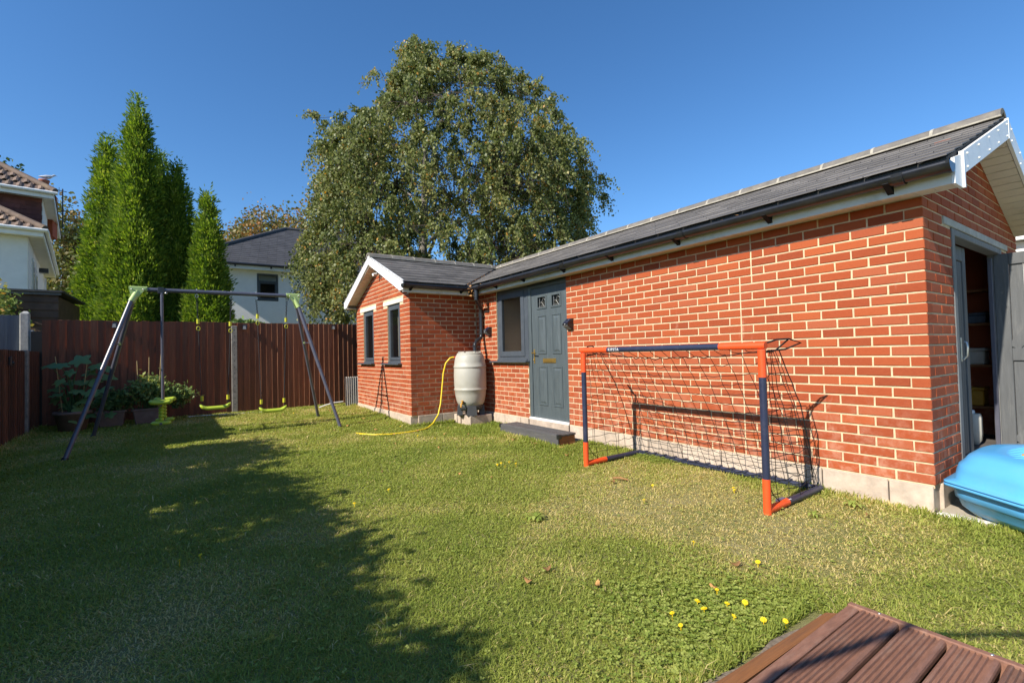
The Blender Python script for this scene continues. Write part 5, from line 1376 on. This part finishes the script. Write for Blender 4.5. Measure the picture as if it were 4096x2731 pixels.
    blk('fascia', M['upvc'], -9, B['u1'] + E2 + .02, B['w0'] - E2 - .03, B['w0'] - E2, 6.60, 6.78); blk('fascia', M['upvc'], B['u1'] + E2, B['u1'] + E2 + .03, B['w0'] - E2 + .001, B['w1'], 6.60, 6.78)
    mb = MB(); mb.tube([pt(-9, B['w0'] - E2 - .09, 6.78), pt(B['u1'] + E2 + .12, B['w0'] - E2 - .09, 6.78)], .06, 8); mb.build('gutter', M['upvc'], t)
    Z1 = 6.81; rise2 = 1.75; d2 = rise2 / .72; ue = B['u1'] + E2 + .06; we = B['w0'] - E2 - .06
    mb = MB(); mb.prism([pt(-9, we, Z1 - .02), pt(ue, we, Z1 - .02), pt(ue - d2, we + d2, Z1 + rise2 - .02), pt(-9, we + d2, Z1 + rise2 - .02)], (0, 0, -.05)); mb.prism([pt(ue, we, Z1 - .021), pt(ue, we + 7, Z1 - .021), pt(ue - d2, we + 7 - d2, Z1 + rise2 - .021), pt(ue - d2, we + d2, Z1 + rise2 - .021)], (0, 0, -.05)); ro2 = mb.build('upper_roof', M['tile_brown'], t)
    vd2 = (w * d2 + Vector((0, 0, rise2))).normalized(); sl2 = math.hypot(d2, rise2); g2 = sl2 / 7
    lay(pt(0, we, Z1), u, vd2, 3, 7, g2, lambda h: ue - h * d2 / sl2, ro2, -3.4, None)
    mb = MB(); mb.tube([pt(ue - d2 * q, we + d2 * q, Z1 + .05 + rise2 * q) for q in np.linspace(0, 1, 10)], .10, 8); mb.build('hip_tiles', M['tile_brown'], ro2)
    chp = Vector((-24.3, -8.95, 0)); mb = MB(); mb.box(-24.75, -23.95, -9.3, -8.65, 6.0, 7.72); ch = mb.build('chimney', M['brick'], t)
    mb = MB(); c = chp + Vector((0, 0, 7.72)); mb.lathe([(.17, 0), (.15, .08), (.14, .42), (.165, .46), (.165, .52), (.12, .52), (.11, .0)], c, 14); mb.build('chimney_pot', M['chim'], ch)
    mb = MB(); m0 = chp + Vector((.1, .55, 6.4)); mb.tube([m0, m0 + Vector((0, 0, 1.55))], .022, 6); mb.tube([m0 + Vector((0, 0, 1.45)) + u * .12, m0 + Vector((0, 0, 1.62)) - u * 1.3 ], .014, 5)
    for q in range(7): c = m0 + Vector((0, 0, 1.46 + .02 * q)) - u * (.1 + .17 * q); mb.tube([c - Vector((0, 0, .14)), c + Vector((0, 0, .14))], .007, 4)
    mb.build('aerial', M['lamp_black'], t)
    g = thing('gull', 'pale grey and white gull perched on the chimney pot of the left white house', 'gull', c + Vector((0, 0, .0)))
    c = chp + Vector((0, .08, 8.24)); g.location = c
    mb = MB(); rg = []
    for q, rw, rh, dz in ((-.24, .012, .010, .10), (-.15, .05, .04, .115), (-.03, .078, .075, .125), (.08, .072, .072, .145), (.14, .05, .05, .175), (.175, .038, .04, .215), (.215, .036, .038, .24), (.25, .018, .018, .238)):
        rg.append([tuple(c + u * q + Vector((0, 0, dz)) + w * (rw * math.cos(2 * math.pi * k / 10)) + Vector((0, 0, rh * math.sin(2 * math.pi * k / 10)))) for k in range(10)])
    mb.loft(rg); mb.build('body', M['gullgrey'], g)
    MB().tube([c + u * .245 + Vector((0, 0, .236)), c + u * .30 + Vector((0, 0, .222))], [.010, .003], 6).build('beak', M['orange_plastic'], g)
    mb = MB()
    for s_ in (-.025, .025): mb.tube([c + w * s_ + Vector((0, 0, .07)), c + w * s_ + u * .01 + Vector((0, 0, .0))], .005, 5)
    mb.build('leg', M['orange_plastic'], g)
M['chim'] = pmat('terracotta_chimney', (.34, .115, .06), .8, .15, 8)
M['gullgrey'] = pmat('gull_feathers', (.50, .50, .52), .7, .25, 9)
left_house()

def mid_house():
    X = -21.0; y0, y1 = -4.3, 6.5; ze = 4.72
    t = thing('white_house', 'white rendered house with a charcoal hipped roof and one dark window behind the back fence', 'house', (X, 0, -.1))
    wall_h = [(-1.945, -1.145, 3.44, 4.585), (.60, 1.30, 3.30, 4.45)]
    mb = MB(); W_ = Wall((X, 0, 0), R(90)); wall_boxes(mb, W_, y0, y1, -.2, ze, wall_h, 0, .2); mb.build('wall', M['render_bright'], t)
    MB().box(X - 8, X - .201, y0, y0 + .2, -.2, ze).box(X - 8, X - .201, y1 - .2, y1, -.2, ze).box(X - 8.2, X - 8, y0, y1, -.2, ze).build('rear_wall', M['render_bright'], t)
    MB().box(X + .001, X + .02, .28, .33, -.2, ze - .02).build('corner_bead', M['render_cream'], t)
    for a, b, c, d in wall_h:
        mb = MB(); f = .075
        for q in ((a, a + f, c, d), (b - f, b, c, d), (a + f, b - f, c, c + f), (a + f, b - f, d - f, d), (a + f, b - f, d - .36, d - .30)): mb.bbox(X - .08, X + .012, q[0] + .001, q[1] - .001, q[2], q[3], .005)
        fo = mb.build('window', M['anthracite'], t)
        MB().box(X - .05, X - .04, a + f, b - f, c + f, d - .36).box(X - .05, X - .04, a + f, b - f, d - .30, d - f).build('pane', M['glass'], fo)
        mb = MB()
        for q in ((a + f, a + f + .05, c + f, d - .37), (b - f - .05, b - f, c + f, d - .37), (a + f + .05, b - f - .05, c + f, c + f + .05), (a + f + .05, b - f - .05, d - .42, d - .37)): mb.box(X - .04, X - .010, q[0], q[1], q[2], q[3])
        mb.build('sash', M['anthracite'], fo)
        MB().box(X - .5, X - .49, a - .2, b + .2, c - .2, d - .36).build('room_backdrop', M['room_dark'], fo); MB().box(X - .20, X - .19, a - .1, b + .1, d - .36, d + .1).build('blind', M['upvc'], fo)
    MB().box(X, X + .30, y0 - .3, y1 + .3, ze - .02, ze + .0).build('soffit', M['upvc'], t)
    MB().box(X + .301, X + .325, y0 - .3, y1 + .3, ze - .04, ze + .15).build('fascia', M['upvc'], t)
    g = MB(); g.tube([(X + .375, y0 - .3, ze + .15), (X + .375, y1 + .3, ze + .15)], .055, 8); go = g.build('gutter', M['gutter'], t)
    for y in (-3.7, -2.75, -1.45, -.35, .8, 2): MB().box(X + .326, X + .40, y - .03, y + .03, ze + .03, ze + .10).build('gutter_bracket', M['gutter'], go)
    # hipped roof
    e = ze + .19; zt = 7.58; XE = X + .36; XA = -25.0; yr0 = -.20; yA = y0 - .36; yr1 = 2.6; yB = y1 + .36; sx = XE - XA
    mb = MB()
    mb.add([(XE, yA, e), (XE, yB, e), (XA, yr1, zt), (XA, yr0, zt)], [(0, 1, 2, 3)]); mb.add([(XE, yA, e), (XA, yr0, zt), (XA - sx, yA, e)], [(0, 1, 2)]); mb.add([(XE, yB, e), (XA - sx, yB, e), (XA, yr1, zt)], [(0, 1, 2)]); mb.add([(XA - sx, yA, e), (XA, yr0, zt), (XA, yr1, zt), (XA - sx, yB, e)], [(0, 1, 2, 3)])
    mb.add([(XE, yA, e - .04), (XE, yB, e - .04), (XA - sx, yB, e - .04), (XA - sx, yA, e - .04)], [(3, 2, 1, 0)])
    ro = mb.build('roof', M['slate_far'], t)
    rows_ = 22; n_ind = 0; rest = MB()
    for j in range(rows_):
        f0, f1 = j / rows_, (j + 1.12) / rows_
        if f1 > 1: f1 = 1
        L0, L1 = yA + (yr0 - yA) * f0, yA + (yr0 - yA) * f1; R0, R1 = yB + (yr1 - yB) * f0, yB + (yr1 - yB) * f1
        y = L0 + (.17 if j % 2 else 0)
        xx0, xx1 = XE - sx * f0, XE - sx * f1; zz0, zz1 = e + (zt - e) * f0, e + (zt - e) * f1
        while y + .34 < R0:
            a0, b0 = max(y + .003, L0), y + .337; a1, b1 = max(a0, L1), min(b0, R1)
            if b1 > a1:
                o_ = .018 + rnd.uniform(0, .006)
                V = [(xx0, a0, zz0 + o_), (xx0, b0, zz0 + o_), (xx1, b1, zz1 + .006), (xx1, a1, zz1 + .006)]
                if y < 1.6 and n_ind < 300: m2 = MB(); m2.prism(V, (0, 0, -.012)); m2.build('roof_slate', M['slate_far'], ro); n_ind += 1
                else: rest.prism(V, (0, 0, -.012), rnd.random())
            y += .34
    rest.build('more_roof_slates', M['slate_far'], ro, kind='stuff')
    mb = MB()
    for p, q in (((XE, yA, e), (XA, yr0, zt)), ((XE, yB, e), (XA, yr1, zt)), ((XA, yr0, zt), (XA, yr1, zt))): mb.tube([Vector(p).lerp(Vector(q), i / 10) + Vector((0, 0, .02)) for i in range(11)], .10, 8)
    mb.build('hip_tiles', M['slate_far'], ro)
mid_house()
sh = thing('timber_outbuilding', 'dark brown timber-clad outbuilding with a flat felt roof behind the back fence', 'outbuilding', (-12.6, -8, -.1))
for i in range(16): MB().prism([(-12.55, -11.5, -.1 + i * .16), (-12.55, -6.55, -.1 + i * .16), (-12.57, -6.55, .062 + i * .16), (-12.57, -11.5, .062 + i * .16)], (-.02, 0, 0)).build('cladding_board', M['shed_wood'], sh)
MB().box(-15.0, -12.6, -11.5, -6.57, -.1, 2.44).build('wall', M['shed_wood'], sh)
MB().box(-12.54, -12.50, -11.6, -6.50, 2.455, 2.505).build('fascia', M['grey_paint'], sh)
MB().box(-15.1, -12.45, -11.6, -6.47, 2.51, 2.55).build('roof', M['felt'], sh)
nb = thing('neighbour_garage', 'pale neighbouring garage glimpsed past the right end of the brick gable', 'garage', (-.6, 6.5, -.1))
MB().box(-3.0, .9, 5.2, 9, -.2, 2.35).build('wall', M['render_cream'], nb)
MB().box(-3.1, 1.0, 5.05, 5.19, 2.36, 2.60).build('fascia', M['upvc'], nb)
MB().box(-3.1, 1.0, 5.0, 9.1, 2.605, 2.68).build('roof', M['felt'], nb)

# ------------------------------------------------------------------ planters and their plants
def tub(x, y, z, r, h, label, name='plant_pot', square=False):
    t = thing(name, label, 'plant pot', (x, y, z), 'pots along the back fence')
    if square:
        rg = []
        for q, zz in ((.74, 0), (.78, .02), (.95, h * .86), (1.04, h * .88), (1.04, h), (.96, h), (.92, h * .86)):
            rg.append([(x + a * q * r * .75, y + b * q * r, z + zz) for a, b in ((-.9, -1), (.9, -1), (1, -.9), (1, .9), (.9, 1), (-.9, 1), (-1, .9), (-1, -.9))])
        MB().loft(rg, smooth=False).build('pot', M['terracotta'], t)
        MB().box(x - r * .66, x + r * .66, y - r * .86, y + r * .86, z + h * .80, z + h * .84).build('soil', M['soil'], t)
    else:
        MB().lathe([(.001, 0), (r * .72, 0), (r * .95, h * .85), (r * 1.05, h * .86), (r * 1.05, h), (r * .95, h), (r * .90, h * .82), (.001, h * .80)], (x, y, z), 24).build('pot', M['terracotta'], t)
    return t
tub(-9.30, -5.83, -.09, .23, .32, 'round grey-brown pot half hidden under the big squash leaves')
tub(-9.45, -5.36, -.08, .20, .27, 'squarish grey-brown pot, the middle one of the three by the fence', square=True)
tub(-9.42, -4.88, -.08, .20, .27, 'squarish grey-brown pot nearest the glider swing', square=True)
def squash():
    t = thing('squash_plant', 'squash plant with large lobed leaves spilling over its pot in the fence corner', 'plant', (-9.35, -5.85, .2))
    sm = MB()
    pos = []
    for y, z, s in ((-5.74, 1.06, .17), (-5.60, .96, .15), (-5.95, .98, .12), (-6.12, .99, .16), (-5.66, .84, .12), (-5.82, .70, .14), (-5.62, .70, .17), (-5.98, .72, .12), (-5.42, .92, .12), (-5.38, .76, .13), (-6.06, .60, .14), (-5.75, .56, .13), (-5.90, .50, .13), (-5.58, .53, .14), (-6.08, .42, .12), (-5.44, .56, .14), (-5.70, .40, .13), (-5.92, .34, .13), (-5.56, .34, .12), (-5.40, .30, .13), (-5.80, .22, .13), (-6.02, .22, .12), (-5.62, .16, .13), (-5.95, .06, .11), (-5.72, .28, .12), (-5.50, .44, .11), (-5.86, .86, .10), (-5.36, .14, .10), (-5.78, .10, .10), (-6.0, .52, .11)):
        pos.append((-9.30 + rnd.uniform(-.22, .22), y, z, s))
    for x, y, z, s in pos:
        an = rnd.uniform(0, 6.28); tilt = rnd.uniform(.3, 1.0); ax = Vector((math.cos(an), math.sin(an), 0))
        n = Vector((.55, rnd.uniform(-.5, .3), .8)).normalized(); n = (n + ax * .25).normalized(); e1 = n.cross(Vector((0, 0, 1))).normalized(); e2 = n.cross(e1)
        rot = rnd.uniform(-.5, .5); pts = []; k = 20; c = Vector((x, y, z))
        for i in range(k):
            th = 2 * math.pi * i / k; lob = .80 + .20 * math.cos(5 * th) - .30 * math.exp(-((((th - math.pi * 1.5 + math.pi) % (2 * math.pi)) - math.pi) / .35) ** 2)
            rr = s * lob * rnd.uniform(.95, 1.05); q = th + rot
            pts.append(c + e1 * (rr * math.cos(q)) + e2 * (-rr * math.sin(q)) + n * (-.25 * rr * rr / s + .010 * math.cos(5 * th)))
        mb = MB(); tone = min(1, max(0, rnd.gauss(.45, .2)))
        mb.add([c + n * .004] + pts, [(0, 1 + i, 1 + (i + 1) % k) for i in range(k)], tone, True); mb.build('leaf', M['squash'], t)
        b = Vector((-9.30 + rnd.uniform(-.05, .05), -5.83 + rnd.uniform(-.06, .06), .18)); sm.tube([b, b.lerp(c, .55) + Vector((0, 0, .12)), c], [.010, .008, .005], 5, False)
    sm.build('stems', M['squash'], t)
    for dy in (-.12, .10): MB().tube([(-9.3, -5.83 + dy, .2), (-9.36, -5.83 + dy * 1.8, 1.12)], .006, 6).build('cane', M['cane'], t)
squash()
def bush(name, label, c, r, n, leaf, tone, canes=0):
    t = thing(name, label, 'plant', (c[0], c[1], .15)); st = MB(); C, D, T_ = [], [], []
    k = max(8, n // 26)
    for i in range(k):
        d = RNG.normal(size=3); d /= np.linalg.norm(d); d[2] = abs(d[2]) * .9 - .15
        e = np.array(c) + d * np.array(r) * RNG.random() ** .35; b = np.array([c[0] + RNG.normal() * .04, c[1] + RNG.normal() * .05, .15]); m = b * .45 + e * .55 + np.array([0, 0, .06])
        st.tube([tuple(b), tuple(m), tuple(e)], [.006, .005, .003], 4, False)
        q = RNG.random((26, 1)) ** .6; p = b * (1 - q) ** 2 + 2 * m * q * (1 - q) + e * q ** 2; p = p[q[:, 0] > .35] if (q[:, 0] > .35).any() else p
        C.append(p + RNG.normal(size=p.shape) * .045); D.append(RNG.normal(size=p.shape) + np.array([.2, 0, -.1])); T_.append(np.clip(tone + RNG.normal(0, .1) + RNG.normal(0, .14, len(p)), 0, 1))
    C = np.concatenate(C); D = np.concatenate(D); T_ = np.concatenate(T_); L = leaf * RNG.uniform(.6, 1.25, len(C))
    nrm = rvec(len(C)) * .7 + np.array([.3, 0, .8]); leaf_obj('foliage', leaf_mesh('foliage', C, D, nrm, L, L * .45, T_, M['bushy']), t); st.build('stems', M['bushy'], t)
    for i in range(canes): MB().tube([(c[0], c[1] - .15 + i * .13, .1), (c[0] - .03, c[1] - .18 + i * .17, c[2] + .5 + .06 * i)], .006, 6).build('cane', M['cane'], t)
bush('pot_plant', 'low dark leafy plant in the middle pot by the fence', (-9.42, -5.30, .34), (.26, .30, .26), 1100, .085, .18)
bush('pot_plant', 'yellow-green bushy plant with canes in the pot behind the glider', (-9.42, -4.84, .52), (.30, .30, .40), 1700, .085, .62, 3)
bush('pot_plant', 'loose green leafy plant spreading beside the glider towards the swings', (-9.45, -4.46, .42), (.30, .36, .28), 1000, .075, .50)

# ------------------------------------------------------------------ lawn: blades, clover, flowers, fallen leaves
def lawn_ok(x, y):
    b = (x > -9.95) & (x < 2.4) & (y > -6.33)
    in_b = (y > -.006) & (x > XA1 - .01); in_a = (x < XA1 + .006) & (y > YA - .012)
    deck = (x > .045) & (y < -1.945); pav = (x > -.002) & (y > -.028); step = (x > -4.85) & (x < -3.50) & (y > -.445)
    blk = (x > -6.24) & (x < -5.69) & (y > -.49)
    return b & ~in_b & ~in_a & ~deck & ~pav & ~step & ~blk & (y < 0)
def dryness(x, y):
    d = .55 * nz(x, y, 1.1, 1) + .45 * nz(x, y, 3.3, 4)
    for cx, cy, r, k in ((-1.2, -1.8, .8, .26), (-.8, -1.0, .6, .30), (-.35, -1.0, .7, .30), (-1.8, -.75, .7, .24), (-.15, -1.4, .5, .24), (-.8, -2.7, .35, .14), (-3.7, -1.3, .6, .16), (-.33, -2.75, .25, .30), (-1.5, -4.6, .4, .12),
                         (-2.7, -2.9, .8, -.22), (-4.1, -3.1, 1.0, -.25), (-5.4, -.5, .9, -.38), (.4, -1.0, .6, -.10), (-.7, -3.3, .5, -.22), (-8.8, -2.0, .9, .10), (-3.4, -.5, .8, -.2), (.02, -2.3, .35, -.3), (-.25, -2.35, .4, -.22)):
        d = d + k * np.exp(-((x - cx) ** 2 + (y - cy) ** 2) / (r * r))
    return d
def build_grass():
    Xs, Ys = [], []
    tries = 0
    N_ = 1250000
    # sample round the lawn with density falling gently away from where one stands
    th = RNG.uniform(R(88), R(206), N_) ; u = RNG.random(N_)
    rr = .9 + 10.6 * u ** 1.12
    x = 1.0547 + rr * np.cos(th); y = -4.238 + rr * np.sin(th)
    ok = lawn_ok(x, y); x, y, rr = x[ok], y[ok], rr[ok]
    dry = dryness(x, y); cover = 1.12 - .62 * np.clip((dry - .52) / .4, 0, 1); keep = RNG.random(len(x)) < cover; x, y, rr, dry = x[keep], y[keep], rr[keep], dry[keep]
    n = len(x); z = gz(x, y) - .004
    edge = np.exp(-np.maximum(0, -y - .0) / .12) * (x > -6.3) + np.exp(-np.maximum(0, YA - y) / .10) * (x < XA1 + .1) + np.exp(-np.maximum(0, y + 6.33) / .12)
    edge += np.exp(-(((x + 5.2) / .5) ** 2 + ((y + .45) / .3) ** 2)) * 1.2 + np.exp(-(((x + 4.0) / .8) ** 2 + ((y + .55) / .14) ** 2)) * .8
    edge += np.exp(-np.abs(y - DY1 - .02) / .10) * (x > .1) * .8 + np.exp(-np.abs(x - .02) / .07) * (y < -1.95) * .6
    tuft = nz(x, y, 7, 5)
    H = (.013 + .025 * RNG.random(n) ** 1.7 + .014 * np.clip(tuft - .45, 0, 1)) * (1 - .35 * np.clip(dry - .45, 0, .5)) + .050 * np.clip(edge, 0, 1.2) * RNG.random(n)
    far = np.clip((rr - 2) / 8, 0, 1); Wd = (.0014 + .0011 * RNG.random(n)) * (1 + 2.6 * far); H *= (1 + .3 * far)
    long_ = RNG.random(n) < .0016; H = np.where(long_, H * 2.0 + .015, H)
    straw = long_ | (RNG.random(n) < (.03 + .62 * np.clip((dry - .47) / .42, 0, 1)))
    an = RNG.uniform(0, 2 * np.pi, n); lean = .70 + 1.05 * RNG.random(n) ** .7 + .3 * straw; lean = np.where(edge > .4, lean * .5, lean)
    dx, dy = np.cos(an), np.sin(an); px, py = -dy, dx
    k = RNG.uniform(.85, 1.4, n)
    h1, r1 = H * .62 * np.cos(lean * .55), H * .62 * np.sin(lean * .55); h2, r2 = h1 + H * .55 * np.cos(np.minimum(lean * 1.25, 1.60)), r1 + H * .55 * np.sin(lean * 1.25)
    V = np.empty((n, 5, 3), np.float32)
    V[:, 0] = np.stack([x - px * Wd, y - py * Wd, z], 1); V[:, 1] = np.stack([x + px * Wd, y + py * Wd, z], 1)
    V[:, 2] = np.stack([x + dx * r1 + px * Wd * .75, y + dy * r1 + py * Wd * .75, z + h1], 1); V[:, 3] = np.stack([x + dx * r1 - px * Wd * .75, y + dy * r1 - py * Wd * .75, z + h1], 1)
    V[:, 4] = np.stack([x + dx * r2, y + dy * r2, z + np.maximum(h2, .003)], 1)
    tone = np.where(straw, RNG.uniform(.66, 1.0, n), np.clip(.10 + .34 * RNG.random(n) + .55 * (dry - .38), 0, .66))
    me = bpy.data.meshes.new('lawn_grass'); me.vertices.add(n * 5); me.vertices.foreach_set('co', V.ravel())
    base = (np.arange(n) * 5)[:, None]; li = np.concatenate([base + np.array([0, 1, 2, 3]), base + np.array([3, 2, 4])], 1).astype(np.int32)
    me.loops.add(n * 7); me.loops.foreach_set('vertex_index', li.ravel())
    ls = np.stack([np.arange(n) * 7, np.arange(n) * 7 + 4], 1).astype(np.int32).ravel(); me.polygons.add(n * 2); me.polygons.foreach_set('loop_start', ls); me.polygons.foreach_set('loop_total', np.tile(np.array([4, 3], np.int32), n))
    at = me.attributes.new('tone', 'FLOAT', 'FACE'); at.data.foreach_set('value', np.repeat(tone, 2).astype(np.float32))
    me.materials.append(M['grass']); me.update(calc_edges=True); me.validate()
    o = bpy.data.objects.new('lawn_grass', me); COL.objects.link(o); o['kind'] = 'stuff'; print('blades', n)
build_grass()
def build_clover():
    n = 3900; x = RNG.normal(-.14, .27, n); y = RNG.normal(-2.42, .28, n)
    m = 2500; x = np.concatenate([x, RNG.uniform(-5, .6, m)]); y = np.concatenate([y, RNG.uniform(-4.2, -.6, m)])
    # weeds at the wall foot inside the goal
    w_ = 700; x = np.concatenate([x, RNG.normal(-2.30, .16, w_)]); y = np.concatenate([y, -.10 - np.abs(RNG.normal(0, .09, w_))])
    ok = lawn_ok(x, y); keep = ok & (RNG.random(len(x)) < .35 + nz(x, y, 5, 3)); x, y = x[keep], y[keep]; n = len(x)
    z = gz(x, y) + RNG.uniform(.006, .024, n) + .05 * np.exp(-((x + 2.3) / .25) ** 2 - (y / .2) ** 2) * RNG.random(n)
    C, D, T_ = [], [], []; a0 = RNG.uniform(0, 6.28, n); s = RNG.uniform(.0055, .010, n); tn = RNG.random(n)
    for k in range(3):
        a = a0 + k * 2.094; d = np.stack([np.cos(a), np.sin(a), .25 * np.ones(n)], 1); C.append(np.stack([x, y, z], 1) + d * s[:, None] * .9); D.append(d); T_.append(tn)
    C = np.concatenate(C); D = np.concatenate(D); T_ = np.concatenate(T_); L = np.tile(s * 1.7, 3)
    leaf_obj('clover', leaf_mesh('clover', C, D, np.array([0, 0, 1.0]) + rvec(len(C)) * .35, L, L * .9, T_, M['clover']), None, kind='stuff')
build_clover()
def flowers():
    spots = [(-2.75, -3.18), (-.69, -1.76), (-1.39, -1.37), (-1.59, -1.02), (-1.10, -.62), (-3.13, -1.55), (-3.01, -1.58), (-3.14, -1.44), (-3.11, -1.61), (-3.0, -1.45), (-.28, -2.33), (-.11, -2.32), (-.02, -2.25), (-.21, -2.55), (-.29, -2.16), (-.14, -2.18), (.035, -2.18), (-.22, -2.37), (-.29, -2.5), (-.19, -2.24), (-.32, -1.73), (-2.95, -2.83), (-5.29, -1.57), (-4.96, -1.45), (-5.83, -1.89), (-6.24, -1.46), (-1.12, -.60), (-8.9, -2.6), (-2.3, -4.3), (-2.35, -4.2)]
    for i, (x, y) in enumerate(spots):
        z = float(gz(x, y)); h = .024 + rnd.random() * .014; r = .0105 + rnd.random() * .0055
        fl = MB(); k = 13; c = Vector((x, y, z + h)); tl = Vector((rnd.uniform(-.3, .5), rnd.uniform(-.6, .1), 1)).normalized()
        e1 = tl.orthogonal().normalized(); e2 = tl.cross(e1)
        for ring_, rr, lift in ((0, r, .002), (1, r * .66, .005), (2, r * .34, .007)):
            for j in range(k):
                a = 2 * math.pi * (j + .5 * ring_) / k; d = e1 * math.cos(a) + e2 * math.sin(a); s_ = e1 * -math.sin(a) + e2 * math.cos(a)
                fl.add([c, c + d * rr * .6 + s_ * rr * .2 + tl * lift, c + d * rr + tl * lift * .7, c + d * rr * .6 - s_ * rr * .2 + tl * lift], [(0, 1, 2, 3)])
        fl.tube([(x, y, z - .004), tuple(c - tl * .002)], .0016, 4, False)
        o = fl.build('yellow_flower', M['flower']); 
        if x > -.5 and y < -2.1: lb = 'small yellow flower in the patch of clover beside the loose plank'; g = 'yellow flowers in the clover by the plank'
        elif -3.2 < x < -2.99 and y > -1.7: lb = 'small yellow flower in the little cluster on the grass in front of the door step'; g = 'yellow flowers in front of the step'
        elif x < -4.5 and y > -2: lb = 'small yellow flower in the grass around the garden hose by the brick wing'; g = 'yellow flowers near the hose'
        elif -1.7 < x < -1.0 and y > -1.6: lb = 'small yellow flower in the dry grass right in front of the goal'; g = 'yellow flowers in front of the goal'
        elif -.8 < x < -.2: lb = 'small yellow flower in the dry grass between the near goal post and the deck'; g = 'yellow flowers between goal and deck'
        elif y < -4: lb = 'small yellow flower in the shaded grass at the lower left'; g = 'yellow flowers in the shade'
        elif x < -8: lb = 'small yellow flower in the far grass below the swings'; g = None
        else: lb = 'small yellow flower at the edge of the large lawn shadow'; g = 'yellow flowers at the shadow edge'
        tag(o, lb, 'flower', g)
flowers()
def fallen():
    spots = [(-1.9, -1.17), (-3.05, -2.09), (-5.81, -1.35), (-5.69, -1.78), (-6.27, -1.85), (-4.57, -1.05), (-4.15, -.69), (-3.77, -.61), (-3.38, -.51), (-4.93, -.95), (-6.51, -1.33), (-6.83, -2.13), (-.91, -2.83), (-4.77, -1.28), (-2.71, -1.93), (-3.63, -2.65), (-5.64, -2.24), (-.68, -2.57), (-.96, -2.67), (-.39, -1.83), (-.32, -2.14), (-8.84, -1.93), (-9.41, -1.73), (-8.85, -2.8), (-4.35, -1.68), (-7.4, -1.7), (-7.9, -2.3), (-8.2, -1.6), (-7.0, -1.9), (-6.6, -2.4), (-5.2, -1.2), (-5.0, -2.0), (-8.6, -3.3), (-.25, -.45), (-3.0, -.75)]
    for x, y in spots:
        z = float(gz(x, y)) + .022; s = rnd.uniform(.016, .034); a = rnd.uniform(0, 6.28); pts = []
        for i in range(10):
            t = 2 * math.pi * i / 10; rr = s * (.62 + .38 * abs(math.cos(t))) * (.9 + .2 * rnd.random()); px, py = rr * math.cos(t), rr * .62 * math.sin(t)
            pts.append(Vector((x + px * math.cos(a) - py * math.sin(a), y + px * math.sin(a) + py * math.cos(a), z + .010 * math.cos(2 * t) + rnd.uniform(0, .008))))
        mb = MB(); mb.add([(x, y, z + .004)] + pts, [(0, 1 + i, 1 + (i + 1) % 10) for i in range(10)], rnd.random(), True)
        
        if x < -6.4: lb = 'curled tan fallen leaf on the far lawn around the swings'; g = 'fallen leaves by the swings'
        elif x < -4.2: lb = 'curled tan fallen leaf on the grass near the hose and water butt'; g = 'fallen leaves by the water butt'
        elif x < -2.4: lb = 'curled tan fallen leaf on the grass between the door step and the shadow'; g = 'fallen leaves before the step'
        elif y < -2: lb = 'curled tan fallen leaf on the near lawn left of the clover patch'; g = 'fallen leaves on the near lawn'
        elif x > -.5: lb = 'curled tan fallen leaf on the grass between the goal and the deck'; g = 'fallen leaves near the deck'
        else: lb = 'curled tan fallen leaf on the dry grass before the goal'; g = None
        tag(mb.build('fallen_leaf', M['fallen']), lb, 'leaf', g)
    s_ = MB(); s_.tube([(-1.99, -1.08, -.165), (-1.93, -1.05, -.155), (-1.86, -1.02, -.165)], [.008, .011, .006], 6); tag(s_.build('twig', M['fallen']), 'short reddish brown piece of twig on the grass left of the near goal post', 'twig')
fallen()

def rosette(x, y, r, k, label):
    z = float(gz(x, y)); mb = MB()
    for i in range(k):
        a = 2 * math.pi * i / k + rnd.uniform(-.2, .2); L = r * rnd.uniform(.6, 1.1); d = Vector((math.cos(a), math.sin(a), 0)); q = Vector((-d.y, d.x, 0)); P = []
        for j, (t, w_, h) in enumerate(((0, .10, .012), (.3, .22, .030), (.55, .14, .036), (.75, .30, .034), (1, .02, .014))):
            c = Vector((x, y, z)) + d * (L * t) + Vector((0, 0, h + .006 * (i % 3))); P += [c - q * (r * w_ * .5), c + q * (r * w_ * .5)]
        mb.add(P, [(2 * j, 2 * j + 1, 2 * j + 3, 2 * j + 2) for j in range(4)], min(1, max(0, rnd.gauss(.4, .2))), True)
    tag(mb.build('weed', M['clover']), label, 'weed')
rosette(-1.62, -2.24, .095, 13, 'dark green dandelion rosette in the open middle of the lawn')
rosette(-.47, -.72, .055, 10, 'small bright green weed in the dry grass beside the near goal post')
rosette(-.40, -.28, .085, 11, 'flat green weed between the goal base and the brick corner')
